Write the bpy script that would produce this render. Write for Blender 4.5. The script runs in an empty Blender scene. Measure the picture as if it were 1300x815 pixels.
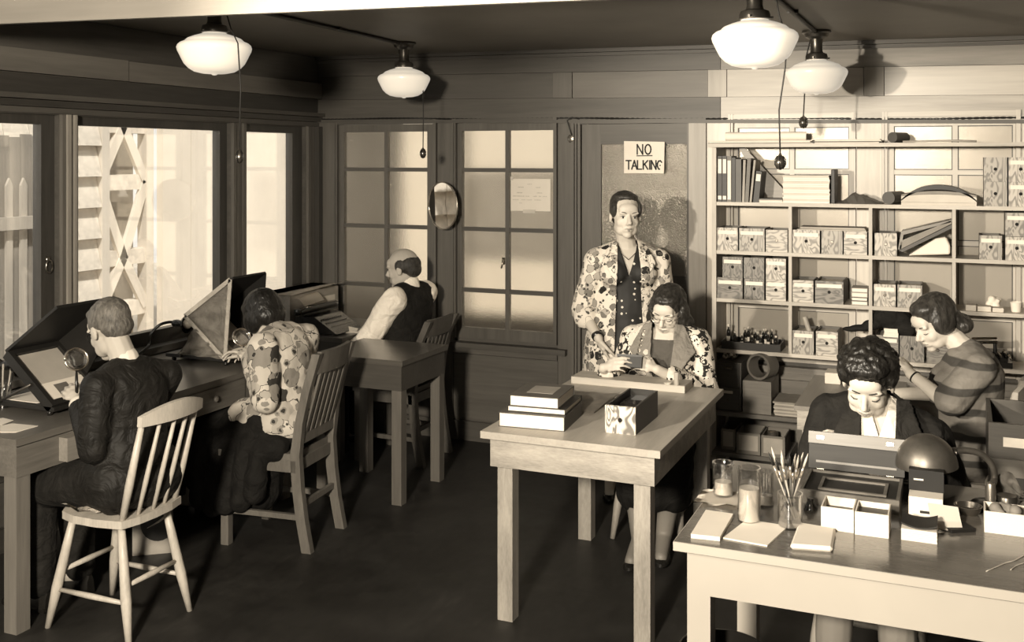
import bpy, bmesh, math, random
from mathutils import Vector, Matrix, Euler, Quaternion
R = math.radians
rnd = random.Random(7)
scn = bpy.context.scene
C = scn.collection

# ------------------------------------------------------------------ camera
YAW = R(23.13); FOC = 1330.0; EYE = 1.844; HOR = 200.0
cam_d = bpy.data.cameras.new('camera'); cam = bpy.data.objects.new('camera', cam_d); C.objects.link(cam)
cam.location = (0, 0, EYE); cam.rotation_euler = (R(90), 0, YAW)
cam_d.sensor_width = 36; cam_d.lens = FOC / 1300 * 36
cam_d.shift_y = -(407.5 - HOR) / 1300; cam_d.clip_start = .05
scn.camera = cam
# ------------------------------------------------------------------ world, sun, photo lamps, exposure
WARM = (1, .955, .865); FLOOD = (1, .90, .745)
w = bpy.data.worlds.new('sky'); scn.world = w; w.use_nodes = True
bg = w.node_tree.nodes['Background']; bg.inputs[0].default_value = (*WARM, 1); bg.inputs[1].default_value = 1.25
def lamp(name, kind, loc, target, energy, **kw):
    d = bpy.data.lights.new(name, kind); o = bpy.data.objects.new(name, d); C.objects.link(o)
    o.location = loc; d.energy = energy; d.color = WARM if kind == 'SUN' else FLOOD
    o.rotation_euler = (Vector(target) - Vector(loc)).to_track_quat('-Z', 'Y').to_euler()
    for k, v in kw.items(): setattr(d, k, v)
    return o
lamp('sun', 'SUN', (0, 0, 9), Vector((-.42, .42, -.80)) + Vector((0, 0, 9)), 4.6, angle=R(2))
# photographer's flood lamp on a stand left of the camera, aimed at the far right corner
lamp('photoflood_key', 'SPOT', (-2.55, .75, 2.05), (.40, 6.1, 2.15), 1150, spot_size=R(64), spot_blend=1.0, shadow_soft_size=.06)
# second flood behind and left of the camera, turned to the desks under the windows
lamp('photoflood_fill', 'SPOT', (-.9, -.75, 2.2), (-2.35, 4.3, 1.15), 1450, spot_size=R(88), spot_blend=.45, shadow_soft_size=.18)
vs = scn.view_settings
vs.view_transform = 'Standard'; vs.look = 'None'; vs.exposure = 0.0; vs.gamma = 1.0; vs.use_curve_mapping = False

# ------------------------------------------------------------------ pixel to point helpers (1300 x 815 photograph)
FW = Vector((-math.sin(YAW), math.cos(YAW), 0)); RT = Vector((math.cos(YAW), math.sin(YAW), 0))
def _d(u): return FW + RT * ((u - 650) / FOC)
def at_d(u, v, d): p = _d(u) * d; p.z = EYE - (v - HOR) * d / FOC; return p
def at_y(u, v, y): return at_d(u, v, y / _d(u).y)
def at_x(u, v, x): return at_d(u, v, x / _d(u).x)
def at_z(u, v, z): return at_d(u, v, (EYE - z) * FOC / (v - HOR))

# ------------------------------------------------------------------ materials
TINT = (1, .915, .795)
def S(g): return (g * TINT[0], g * TINT[1], g * TINT[2], 1)
_M = {}
def _new(name):
    m = bpy.data.materials.new(name); m.use_nodes = True; nt = m.node_tree
    return m, nt, nt.nodes, nt.links, nt.nodes['Principled BSDF']
def _coord(nt, scale=(1, 1, 1), kind='Object', rot=(0, 0, 0)):
    tc = nt.nodes.new('ShaderNodeTexCoord'); mp = nt.nodes.new('ShaderNodeMapping')
    mp.inputs['Scale'].default_value = scale; mp.inputs['Rotation'].default_value = rot
    nt.links.new(tc.outputs[kind], mp.inputs[0]); return mp.outputs[0]
def _ramp(nt, fac, stops, interp='LINEAR'):
    r = nt.nodes.new('ShaderNodeValToRGB'); cr = r.color_ramp; cr.interpolation = interp
    while len(cr.elements) < len(stops): cr.elements.new(.5)
    for e, (p, g) in zip(cr.elements, stops): e.position = p; e.color = S(g)
    nt.links.new(fac, r.inputs[0]); return r.outputs[0]
def _noise(nt, vec, scale, detail=4, rough=.55, dist=0):
    n = nt.nodes.new('ShaderNodeTexNoise'); n.inputs['Scale'].default_value = scale; n.inputs['Detail'].default_value = detail
    n.inputs['Roughness'].default_value = rough; n.inputs['Distortion'].default_value = dist
    nt.links.new(vec, n.inputs['Vector']); return n.outputs[0]
def _bump(nt, b, h, strength, dist=.01):
    bp = nt.nodes.new('ShaderNodeBump'); bp.inputs['Strength'].default_value = strength; bp.inputs['Distance'].default_value = dist
    nt.links.new(h, bp.inputs['Height']); nt.links.new(bp.outputs[0], b.inputs['Normal'])
def plain(name, g, rough=.6, var=.15, scale=9, metal=0, spec=.4, bump=0, coat=0):
    if name in _M: return _M[name]
    m, nt, N, L, b = _new(name)
    f = _noise(nt, _coord(nt), scale)
    L.new(_ramp(nt, f, [(.3, g * (1 - var)), (.7, g * (1 + var))]), b.inputs['Base Color'])
    b.inputs['Roughness'].default_value = rough; b.inputs['Metallic'].default_value = metal
    b.inputs['Specular IOR Level'].default_value = spec; b.inputs['Coat Weight'].default_value = coat
    if bump: _bump(nt, b, _noise(nt, _coord(nt), scale * 12), bump)
    _M[name] = m; return m
def wood(name, g1, g2, axis='x', scale=7, rough=.45, stretch=.07, spec=.4, dist=.6, bump=.05, coat=0):
    key = name
    if key in _M: return _M[key]
    m, nt, N, L, b = _new(name)
    sc = [1, 1, 1]; sc['xyz'.index(axis)] = stretch
    v = _coord(nt, tuple(sc))
    f = _noise(nt, v, scale, 7, .62, dist); f2 = _noise(nt, v, scale * 9, 3, .6, .2)
    mx = N.new('ShaderNodeMix'); mx.inputs[0].default_value = .35
    L.new(f, mx.inputs[2]); L.new(f2, mx.inputs[3])
    L.new(_ramp(nt, mx.outputs[0], [(.34, g1), (.64, g2)]), b.inputs['Base Color'])
    b.inputs['Roughness'].default_value = rough; b.inputs['Specular IOR Level'].default_value = spec
    b.inputs['Coat Weight'].default_value = coat; b.inputs['Coat Roughness'].default_value = .25
    if bump: _bump(nt, b, f2, bump, .004)
    _M[key] = m; return m
def fir(name, g1, g2, axis='z', scale=14, rough=.5, shift=0):
    """bold wavy grain of rotary-cut fir plywood"""
    if name in _M: return _M[name]
    m, nt, N, L, b = _new(name)
    sc = [1, 1, 1]; sc['xyz'.index(axis)] = .35
    v = _coord(nt, tuple(sc))
    mp = v.node; mp.inputs['Location'].default_value = (shift, shift * .7, shift * 1.3)
    f = _noise(nt, v, scale, 2, .5, .5)
    mm = N.new('ShaderNodeMath'); mm.operation = 'MULTIPLY'; mm.inputs[1].default_value = 60; L.new(f, mm.inputs[0])
    sn = N.new('ShaderNodeMath'); sn.operation = 'SINE'; L.new(mm.outputs[0], sn.inputs[0])
    ad = N.new('ShaderNodeMath'); ad.operation = 'MULTIPLY_ADD'; ad.inputs[1].default_value = .5; ad.inputs[2].default_value = .5
    L.new(sn.outputs[0], ad.inputs[0])
    L.new(_ramp(nt, ad.outputs[0], [(.1, g1), (.75, g2)]), b.inputs['Base Color'])
    b.inputs['Roughness'].default_value = rough
    _M[name] = m; return m
def emit(name, g, strength, base=.8):
    if name in _M: return _M[name]
    m, nt, N, L, b = _new(name)
    b.inputs['Base Color'].default_value = S(base); b.inputs['Emission Color'].default_value = (1, .915, .77, 1)
    b.inputs['Emission Strength'].default_value = strength; b.inputs['Roughness'].default_value = .25
    _M[name] = m; return m
def clear_glass(name, tint=.97, refl=.06):
    if name in _M: return _M[name]
    m, nt, N, L, b = _new(name)
    tr = N.new('ShaderNodeBsdfTransparent'); tr.inputs[0].default_value = (tint, tint, tint, 1)
    gl = N.new('ShaderNodeBsdfGlossy'); gl.inputs['Roughness'].default_value = .03; gl.inputs[0].default_value = (1, 1, 1, 1)
    lw = N.new('ShaderNodeLayerWeight'); lw.inputs[0].default_value = .25
    mp = N.new('ShaderNodeMapRange'); mp.inputs[3].default_value = refl; mp.inputs[4].default_value = .6
    L.new(lw.outputs['Facing'], mp.inputs[0])
    mx = N.new('ShaderNodeMixShader'); L.new(mp.outputs[0], mx.inputs[0]); L.new(tr.outputs[0], mx.inputs[1]); L.new(gl.outputs[0], mx.inputs[2])
    L.new(mx.outputs[0], N['Material Output'].inputs[0]); _M[name] = m; return m
def frosted(name, rough=.3, tint=.9, diff=.25, dg=.45, bumps=120, bstr=.3, gloss=.12):
    """obscure glass: blurred view through, a milky surface and a soft sheen"""
    if name in _M: return _M[name]
    m, nt, N, L, b = _new(name)
    v = _coord(nt)
    rf = N.new('ShaderNodeBsdfRefraction'); rf.inputs['Roughness'].default_value = rough; rf.inputs['IOR'].default_value = 1.35; rf.inputs[0].default_value = (tint, tint * .98, tint * .94, 1)
    df = N.new('ShaderNodeBsdfDiffuse'); df.inputs[0].default_value = S(dg)
    gl = N.new('ShaderNodeBsdfGlossy'); gl.inputs['Roughness'].default_value = .22; gl.inputs[0].default_value = S(.8)
    bp = N.new('ShaderNodeBump'); bp.inputs['Strength'].default_value = bstr; bp.inputs['Distance'].default_value = .004
    L.new(_noise(nt, v, bumps, 2), bp.inputs['Height'])
    for s in (rf, gl, df): L.new(bp.outputs[0], s.inputs['Normal'])
    a = N.new('ShaderNodeMixShader'); a.inputs[0].default_value = diff; L.new(rf.outputs[0], a.inputs[1]); L.new(df.outputs[0], a.inputs[2])
    c = N.new('ShaderNodeMixShader'); c.inputs[0].default_value = gloss; L.new(a.outputs[0], c.inputs[1]); L.new(gl.outputs[0], c.inputs[2])
    L.new(c.outputs[0], N['Material Output'].inputs[0]); _M[name] = m; return m
def floral(name, ground, mids, dark, scale=16, stretch=(1, 1, 1), rough=.75, amount=.5):
    """printed cloth: petals and leaves of several tones on a ground, each print a ragged cell with a darker heart"""
    if name in _M: return _M[name]
    m, nt, N, L, b = _new(name)
    v = _coord(nt, stretch)
    nz = N.new('ShaderNodeTexNoise'); nz.inputs['Scale'].default_value = scale * 1.7; nz.inputs['Detail'].default_value = 2; L.new(v, nz.inputs['Vector'])
    sub = N.new('ShaderNodeVectorMath'); sub.operation = 'MULTIPLY_ADD'; k = .55 / scale
    sub.inputs[1].default_value = (k, k, k); L.new(nz.outputs['Color'], sub.inputs[0]); L.new(v, sub.inputs[2])
    def vor(sc, feature='F1'):
        x = N.new('ShaderNodeTexVoronoi'); x.inputs['Scale'].default_value = sc; x.feature = feature; L.new(sub.outputs[0], x.inputs['Vector']); return x
    a = vor(scale); c = vor(scale * 2.1); e = vor(scale * .62)
    sep = N.new('ShaderNodeSeparateColor'); L.new(a.outputs['Color'], sep.inputs[0]); sep2 = N.new('ShaderNodeSeparateColor'); L.new(c.outputs['Color'], sep2.inputs[0])
    tone = _ramp(nt, sep.outputs[0], [(0, dark), (.15, mids[0]), (.36, mids[1]), (.56, mids[2]), (.8, ground)], 'CONSTANT')
    def lt(sock, val):
        q = N.new('ShaderNodeMath'); q.operation = 'LESS_THAN'; q.inputs[1].default_value = val; L.new(sock, q.inputs[0]); return q.outputs[0]
    def mul(x, y):
        q = N.new('ShaderNodeMath'); q.operation = 'MULTIPLY'; L.new(x, q.inputs[0]); L.new(y, q.inputs[1]); return q.outputs[0]
    def mix(f, A, B):
        q = N.new('ShaderNodeMix'); q.data_type = 'RGBA'; L.new(f, q.inputs[0])
        for s, i in ((A, 6), (B, 7)):
            if isinstance(s, tuple): q.inputs[i].default_value = s
            else: L.new(s, q.inputs[i])
        return q.outputs[2]
    big = mix(lt(e.outputs['Distance'], amount * .72), S(ground), S(mids[2] * 1.15))      # pale blooms
    col = mix(lt(a.outputs['Distance'], amount + .035), big, S(dark * 1.6 if ground > .3 else mids[0]))   # inked outlines
    col = mix(lt(a.outputs['Distance'], amount), col, tone)
    col = mix(mul(lt(c.outputs['Distance'], amount * .8), lt(sep2.outputs[1], .42)), col, S(mids[1]))
    col = mix(mul(lt(c.outputs['Distance'], amount * .5), lt(sep2.outputs[1], .30)), col, S(dark))
    L.new(col, b.inputs['Base Color']); b.inputs['Roughness'].default_value = rough; b.inputs['Specular IOR Level'].default_value = .2
    _bump(nt, b, _noise(nt, v, 11, 3), .35, .03)
    _M[name] = m; return m
def dotted(name, g, dot, scale=26, r=.16):
    if name in _M: return _M[name]
    m, nt, N, L, b = _new(name)
    x = N.new('ShaderNodeTexVoronoi'); x.inputs['Scale'].default_value = scale; x.inputs['Randomness'].default_value = .35
    L.new(_coord(nt), x.inputs['Vector'])
    L.new(_ramp(nt, x.outputs['Distance'], [(0, dot), (r, g)], 'CONSTANT'), b.inputs['Base Color'])
    b.inputs['Roughness'].default_value = .7; _M[name] = m; return m
def cloth(name, g, var=.25, rough=.85, sheen=.0):
    if name in _M: return _M[name]
    m, nt, N, L, b = _new(name)
    v = _coord(nt)
    f = _noise(nt, v, 14, 5)
    L.new(_ramp(nt, f, [(.3, g * (1 - var)), (.7, g * (1 + var))]), b.inputs['Base Color'])
    b.inputs['Roughness'].default_value = rough; b.inputs['Specular IOR Level'].default_value = .2; b.inputs['Sheen Weight'].default_value = sheen
    _bump(nt, b, _noise(nt, v, 13, 3, .5, 1.2), .5, .04)
    _M[name] = m; return m

# ------------------------------------------------------------------ mesh helpers
def BM(): return bmesh.new()
def box(bm, x0, x1, y0, y1, z0, z1, m=None):
    vs_ = [bm.verts.new(p) for p in ((x0, y0, z0), (x1, y0, z0), (x1, y1, z0), (x0, y1, z0), (x0, y0, z1), (x1, y0, z1), (x1, y1, z1), (x0, y1, z1))]
    if m is not None:
        for v in vs_: v.co = m @ v.co
    for f in ((3, 2, 1, 0), (4, 5, 6, 7), (0, 1, 5, 4), (1, 2, 6, 5), (2, 3, 7, 6), (3, 0, 4, 7)): bm.faces.new([vs_[i] for i in f])
    return vs_
def cbox(bm, c, size, rz=0, rx=0, ry=0):
    m = Matrix.Translation(c) @ Euler((rx, ry, rz)).to_matrix().to_4x4()
    a, b, d = [s / 2 for s in size]; return box(bm, -a, a, -b, b, -d, d, m)
def hexa(bm, p):   # eight corners: bottom 4 ccw, top 4 ccw
    vs_ = [bm.verts.new(q) for q in p]
    for f in ((3, 2, 1, 0), (4, 5, 6, 7), (0, 1, 5, 4), (1, 2, 6, 5), (2, 3, 7, 6), (3, 0, 4, 7)): bm.faces.new([vs_[i] for i in f])
def frame_of(d):
    d = Vector(d).normalized(); a = Vector((0, 0, 1)) if abs(d.z) < .9 else Vector((1, 0, 0))
    s = d.cross(a).normalized(); return s, d.cross(s).normalized()
def loft(bm, rings, closed=True, cap=True):
    vr = [[bm.verts.new(p) for p in r] for r in rings]; n = len(vr[0])
    for a, b in zip(vr, vr[1:]):
        for i in range(n if closed else n - 1): bm.faces.new((a[i], a[(i + 1) % n], b[(i + 1) % n], b[i]))
    if cap and closed: bm.faces.new(list(reversed(vr[0]))); bm.faces.new(vr[-1])
    return vr
def cyl(bm, p0, p1, r0, r1=None, n=12):
    r1 = r0 if r1 is None else r1; p0, p1 = Vector(p0), Vector(p1); s, t = frame_of(p1 - p0)
    loft(bm, [[p + (s * math.cos(k * 2 * math.pi / n) + t * math.sin(k * 2 * math.pi / n)) * r for k in range(n)] for p, r in ((p0, r0), (p1, r1))])
def tube(bm, pts, r, n=8):
    pts = [Vector(p) for p in pts]; rs = r if isinstance(r, (list, tuple)) else [r] * len(pts); rings = []; s = None
    for i, p in enumerate(pts):
        d = (pts[min(i + 1, len(pts) - 1)] - pts[max(i - 1, 0)]).normalized()
        if s is None: s, t = frame_of(d)
        else: s = (s - d * s.dot(d)).normalized(); t = d.cross(s)
        rings.append([p + (s * math.cos(k * 2 * math.pi / n) + t * math.sin(k * 2 * math.pi / n)) * rs[i] for k in range(n)])
    loft(bm, rings)
def lathe(bm, prof, c=(0, 0, 0), n=24, axis=None, cap=True):
    """profile of (radius, height)"""
    c = Vector(c); d = Vector(axis).normalized() if axis is not None else Vector((0, 0, 1))
    s, t = (Vector((1, 0, 0)), Vector((0, 1, 0))) if axis is None else frame_of(d)
    loft(bm, [[c + d * h + (s * math.cos(k * 2 * math.pi / n) + t * math.sin(k * 2 * math.pi / n)) * max(r, 1e-4) for k in range(n)] for r, h in prof], cap=cap)
def ball(bm, c, r, seg=16, rings=10, m=None):
    c = Vector(c); r = (r, r, r) if not hasattr(r, '__len__') else r; m = m or Matrix.Identity(3)
    top = bm.verts.new(c + m @ Vector((0, 0, r[2]))); bot = bm.verts.new(c + m @ Vector((0, 0, -r[2]))); vr = []
    for i in range(1, rings):
        th = math.pi * i / rings
        vr.append([bm.verts.new(c + m @ Vector((r[0] * math.sin(th) * math.cos(2 * math.pi * k / seg), r[1] * math.sin(th) * math.sin(2 * math.pi * k / seg), r[2] * math.cos(th)))) for k in range(seg)])
    for k in range(seg):
        bm.faces.new((top, vr[0][k], vr[0][(k + 1) % seg])); bm.faces.new((bot, vr[-1][(k + 1) % seg], vr[-1][k]))
        for a, b in zip(vr, vr[1:]): bm.faces.new((a[k], b[k], b[(k + 1) % seg], a[(k + 1) % seg]))
def slab(bm, poly, d):
    """polygon of 3-D points extruded by vector d"""
    d = Vector(d); a = [bm.verts.new(Vector(p)) for p in poly]; b = [bm.verts.new(Vector(p) + d) for p in poly]; n = len(a)
    bm.faces.new(list(reversed(a))); bm.faces.new(b)
    for i in range(n): bm.faces.new((a[i], a[(i + 1) % n], b[(i + 1) % n], b[i]))
OFF = {}
def root_of(o):
    while o.parent: o = o.parent
    return o
def ob(name, bm, m, parent=None, smooth=False, bevel=0, seg=1, label=None, keep=False):
    if bevel:
        bmesh.ops.bevel(bm, geom=[e for e in bm.edges if len(e.link_faces) == 2 and e.calc_face_angle(0) > .5], offset=bevel, segments=seg, affect='EDGES', clamp_overlap=True)
    bmesh.ops.recalc_face_normals(bm, faces=bm.faces)
    if parent is not None:
        mi = OFF.get(root_of(parent).name)
        if mi is not None: bmesh.ops.transform(bm, matrix=mi, verts=bm.verts)
    me = bpy.data.meshes.new(name); bm.to_mesh(me); bm.free()
    if smooth:
        for p in me.polygons: p.use_smooth = True
    for x in (m if isinstance(m, (list, tuple)) else [m]): me.materials.append(x)
    o = bpy.data.objects.new(name, me); C.objects.link(o)
    if smooth == 'auto':
        try: me.set_sharp_from_angle(angle=R(40))
        except Exception: pass
    if parent is not None: o.parent = parent
    if label: o['label'] = label
    return o
def tag(o, label, cat, group=None):
    o['label'] = label; o['category'] = cat
    if group: o['group'] = group
    return o
def thing(name, label, cat, loc=(0, 0, 0), rz=0, group=None, world=True):
    """Empty at the thing's base; with world=True parts are modelled in room coordinates and moved under it"""
    o = bpy.data.objects.new(name, None); C.objects.link(o); o.empty_display_size = .1
    o.location = loc; o.rotation_euler = (0, 0, rz); tag(o, label, cat, group)
    if world: OFF[o.name] = (Matrix.Translation(loc) @ Matrix.Rotation(rz, 4, 'Z')).inverted()
    return o
def single(name, bm, m, label, cat, loc, group=None, **kw):
    """a thing that is one mesh, modelled in room coordinates, origin at its base"""
    bmesh.ops.translate(bm, verts=bm.verts, vec=-Vector(loc))
    o = ob(name, bm, m, **kw); o.location = loc; return tag(o, label, cat, group)
def copy_tree(o, parent=None):
    c = o.copy(); C.objects.link(c); c.parent = parent
    for ch in list(o.children): copy_tree(ch, c)
    return c
def struct(name, bm, m, parent=None, label=None, **kw):
    o = ob(name, bm, m, parent, **kw)
    if parent is None: o['kind'] = 'structure'
    if label: o['label'] = label
    return o
def sroot(name, label=None):
    o = bpy.data.objects.new(name, None); C.objects.link(o); o['kind'] = 'structure'; o.empty_display_size = .1
    if label: o['label'] = label
    return o
# ================================================================== the room
XL, YB, XR, YF = -4.12, 6.18, 1.45, -1.3
def zc(x): return 2.544 - (x + 4.12) * .0126          # the ceiling sags slightly to the right
def zr(x): return 2.106 - (x + 4.12) * .0138          # so does the rail over the windows
W_DARK = wood('stained_wall_wood_x', .06, .10, 'x', 5, .5)
W_DARKZ = wood('stained_wall_wood_z', .075, .125, 'z', 5, .48)
W_DARKY = wood('stained_wall_wood_y', .05, .09, 'y', 5, .55)
W_VD = wood('window_sash_wood', .028, .055, 'z', 6, .4)
W_VDY = wood('window_sash_wood_y', .03, .055, 'y', 6, .4)
W_LIT = wood('lit_wall_wood_x', .26, .42, 'x', 4, .4, dist=1.2)  # wall wood right of the door, flood light put into its colour
W_MID = wood('half_lit_wall_wood_x', .15, .26, 'x', 4, .45, dist=1.5)  # same wall wood, part of the flood light painted in
W_LZ = wood('lit_trim_wood_z', .40, .60, 'z', 5, .4)  # posts right of the door, lightened to look lit
bm = BM(); box(bm, XL - .2, XR + .2, YF - .2, YB + .2, -.1, 0)
m, nt, N, L, b = _new('worn_dark_linoleum')
f = _noise(nt, _coord(nt), 2.2, 8, .65); f2 = _noise(nt, _coord(nt, (1, .25, 1)), 30, 3)
mx = N.new('ShaderNodeMix'); mx.inputs[0].default_value = .3; L.new(f, mx.inputs[2]); L.new(f2, mx.inputs[3])
L.new(_ramp(nt, mx.outputs[0], [(.35, .010), (.6, .026), (.75, .05)]), b.inputs['Base Color'])
L.new(_ramp(nt, f, [(.3, .45), (.7, .75)]), b.inputs['Roughness'])
o = struct('floor', bm, m, label='worn dark linoleum floor')
bm = BM()
hexa(bm, [(XL - .3, YF - .2, zc(XL - .3)), (XR + .2, YF - .2, zc(XR + .2)), (XR + .2, YB + .3, zc(XR + .2)), (XL - .3, YB + .3, zc(XL - .3)),
          (XL - .3, YF - .2, 2.8), (XR + .2, YF - .2, 2.8), (XR + .2, YB + .3, 2.8), (XL - .3, YB + .3, 2.8)])
struct('ceiling', bm, plain('ceiling_paint', .19, .55, .12, 2), label='brown painted ceiling')
# dropped beam across the room
def zb(x): return 2.362 - .0207 * (x + 3.44)
bm = BM(); y0, y1 = 2.945, 2.97
hexa(bm, [(XL, y0, zb(XL)), (XR, y0, zb(XR)), (XR, y1, zb(XR)), (XL, y1, zb(XL)), (XL, y0, 2.56), (XR, y0, 2.5), (XR, y1, 2.5), (XL, y1, 2.56)])
struct('trim_1', bm, wood('pale_beam_wood', .22, .29, 'x', 3, .6), label='pale painted ceiling beam crossing the room')
bm = BM(); box(bm, XR, XR + .15, YF, YB, 0, 2.7); struct('wall_right', bm, plain('right_wall_paint', .13), label='plain brown right wall')
bm = BM(); box(bm, XL, XR, YF - .15, YF, 0, 2.7); struct('wall_front', bm, plain('front_wall_paint', .13), label='plain brown front wall')

# ---- left wall with three windows
WL = [(1.9, 3.908), (3.994, 5.244), (5.367, 6.046)]
SILL, HEAD = .80, 2.055
bm = BM(); xo = XL - .14
edges = [YF] + [e for w_ in WL for e in w_] + [YB]
for i in range(0, len(edges), 2): box(bm, xo, XL, edges[i], edges[i + 1], 0, 2.7)
for a, b_ in WL: box(bm, xo, XL, a, b_, 0, SILL); box(bm, xo, XL, a, b_, HEAD, 2.7)
wl = struct('wall_left', bm, W_DARKY, label='dark stained wooden wall with large windows')
def lboard(z0, z1, dx, m=W_DARKY, y0=YF, y1=YB, name='board', bev=.003):
    bm = BM(); box(bm, XL, XL + dx, y0, y1, z0, z1); return ob(name, bm, m, wl, bevel=bev)
lboard(2.362, 2.535, .012, y0=2.97); lboard(2.25, 2.36, .05, wood('left_fascia', .10, .15, 'y', 4, .5), y0=1, y1=4.33); lboard(2.25, 2.357, .045, wood('left_fascia', .10, .15, 'y', 4, .5), y0=4.335)
lboard(2.155, 2.247, .010, W_VDY); lboard(2.125, 2.15, .07, W_DARKY); lboard(2.09, 2.122, .05, W_VDY); lboard(2.06, 2.088, .022, W_DARKY)
for y0, y1, dx, m in [(3.91, 3.93, .022, W_DARKZ), (3.934, 3.958, .032, wood('mullion_pale', .2, .3, 'z', 6)), (3.962, 3.976, .022, W_DARKZ), (3.978, 3.992, .036, wood('mullion_pale', .2, .3, 'z', 6)),
                      (5.246, 5.27, .022, W_DARKZ), (5.273, 5.335, .012, W_DARKZ), (5.338, 5.365, .026, W_DARKZ), (6.05, 6.08, .022, W_DARKZ), (6.085, 6.13, .014, W_DARKZ), (6.133, 6.178, .05, W_VD)]:
    lboard(.80, 2.058, dx, m, y0, y1, 'mullion_strip', .003)
lboard(.765, .80, .055, W_DARKY, 1.9, 6.1, 'sill', .006)
for z in (.12, .33, .54): lboard(z, z + .205, .012, W_DARKY, name='plank')
lboard(0, .11, .02, W_VDY, name='skirting')
CLEAR = clear_glass('clear_window_glass')
GL = [(2.0, 3.825), (4.061, 5.177), (5.439, 5.934)]
for k, ((a, b_), (g0, g1)) in enumerate(zip(WL, GL)):
    wr = sroot('window_%d' % (k + 1), 'large clear casement window looking out on white woodwork'); x0, x1 = XL - .085, XL - .03
    for nm, ya, yb, za, zb_ in (('stile', a, g0, SILL, HEAD), ('stile', g1, b_, SILL, HEAD), ('top_rail', g0, g1, 2.008, HEAD), ('bottom_rail', g0, g1, SILL, .875)):
        bm = BM(); box(bm, x0, x1, ya, yb, za, zb_); ob(nm, bm, W_VD, wr, bevel=.004)
    bm = BM(); box(bm, x0 + .02, x0 + .026, g0 - .005, g1 + .005, .87, 2.012); ob('pane', bm, CLEAR, wr)
    if k == 0:   # brass catch: a ring hung on a plate
        bm = BM(); c = Vector((XL - .026, 3.864, 1.305)); box(bm, c.x - .005, c.x + .004, c.y - .012, c.y + .012, c.z + .02, c.z + .05)
        tube(bm, [c + Vector((.008, .02 * math.cos(t * .4488), .032 * math.sin(t * .4488))) for t in range(15)], .004, 6)
        ob('catch', bm, plain('dull_brass', .35, .3, metal=1), wr, smooth=True)

# ---- back wall
T = .12
def bwin(n, g0, gm, g1, c0, c1, rows, pane_m, m, label, mz=None, catch=None, zt=None):
    mz = mz or m; wr = sroot('window_%d' % n, label); zt = zt or rows[0] + .05; zb_ = rows[-1] - .07; ya, yb = YB + .005, YB + .045
    for nm, xa, xb, za, zz in (('stile', c0 + .03, g0, zb_, zt), ('stile', g1, c1 - .025, zb_, zt), ('top_rail', g0, g1, rows[0], zt), ('bottom_rail', g0, g1, zb_, rows[-1])):
        bm = BM(); box(bm, xa, xb, ya, yb, za, zz); ob(nm, bm, mz, wr, bevel=.003)
    bm = BM(); box(bm, gm - .013, gm + .013, ya + .004, yb, rows[-1], rows[0]); ob('muntin', bm, mz, wr, bevel=.003)
    for z in rows[1:-1]:
        bm = BM(); box(bm, g0, gm - .013, ya + .004, yb, z - .013, z + .013); box(bm, gm + .013, g1, ya + .004, yb, z - .013, z + .013); ob('muntin', bm, m, wr, bevel=.003)
    for zA, zB in zip(rows, rows[1:]):
        for xa, xb in ((g0, gm), (gm, g1)):
            bm = BM(); box(bm, xa - .002, xb + .002, ya + .018, ya + .022, zB - .002, zA + .002); ob('pane', bm, pane_m, wr)
            if n > 5:
                a0, a1 = xa + (.013 if xa == gm else 0), xb - (.013 if xb == gm else 0); c0_, c1_ = zB + (.013 if zB != rows[-1] else 0), zA - (.013 if zA != rows[0] else 0); bm = BM(); y_ = ya + .012; k = .005
                box(bm, a0, a1, y_, ya + .018, c0_, c0_ + k); box(bm, a0, a1, y_, ya + .018, c1_ - k, c1_); box(bm, a0, a0 + k, y_, ya + .018, c0_ + k, c1_ - k); box(bm, a1 - k, a1, y_, ya + .018, c0_ + k, c1_ - k); ob('glazing_bead', bm, W_VD, wr)
    # casing strips round the opening
    for xa, xb in ((c0, c0 + .012), (c0 + .016, c0 + .028), (c1 - .024, c1 - .002)):
        bm = BM(); box(bm, xa, xb, YB - .018, YB + .03, zb_, zt + .03); ob('casing', bm, mz, wr, bevel=.003)
    bm = BM(); box(bm, c0, c1, YB - .015, YB + .03, zt + .002, zt + .028); ob('casing', bm, m, wr, bevel=.003)
    if catch:
        bm = BM(); x, z = catch
        tube(bm, [(x, YB - .005, z + .02), (x + .008, YB - .03, z + .015), (x + .006, YB - .035, z - .02), (x - .006, YB - .02, z - .035)], .006, 6)
        box(bm, x - .008, x + .008, YB - .006, YB + .01, z - .015, z + .03)
        ob('catch', bm, plain('bright_latch', .7, .25, metal=1), wr, smooth=True)
    return wr
OPEN = [(-3.972, -3.178, .64, 2.075), (-3.062, -2.327, .66, 2.07), (-2.17, -1.487, 0, 2.06), (-1.251, -.534, .66, 2.06), (-.396, .285, .66, 2.055)]
bm = BM(); xe = [XL - .14]
for o_ in OPEN: xe += [o_[0], o_[1]]
xe.append(XR + .15)
for i in range(0, len(xe), 2): box(bm, xe[i], xe[i + 1], YB + .03, YB + T, 0, 2.7)
for x0, x1, z0, z1 in OPEN:
    if z0 > 0: box(bm, x0, x1, YB + .03, YB + T, 0, z0)
    box(bm, x0, x1, YB + .03, YB + T, z1, 2.7)
wb = struct('wall_back', bm, W_DARK, label='panelled wooden back wall with windows and a door')
def bboard(name, x0, x1, z0, z1, m, dy=.0, tilt=True, bev=.003, z1b=None, z0b=None):
    bm = BM(); y0 = YB - dy
    z0b = z0 if z0b is None else z0b; z1b = z1 if z1b is None else z1b
    hexa(bm, [(x0, y0, z0), (x1, y0, z0b), (x1, YB + .03, z0b), (x0, YB + .03, z0), (x0, y0, z1), (x1, y0, z1b), (x1, YB + .03, z1b), (x0, YB + .03, z1)])
    return ob(name, bm, m, wb, bevel=bev)
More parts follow.
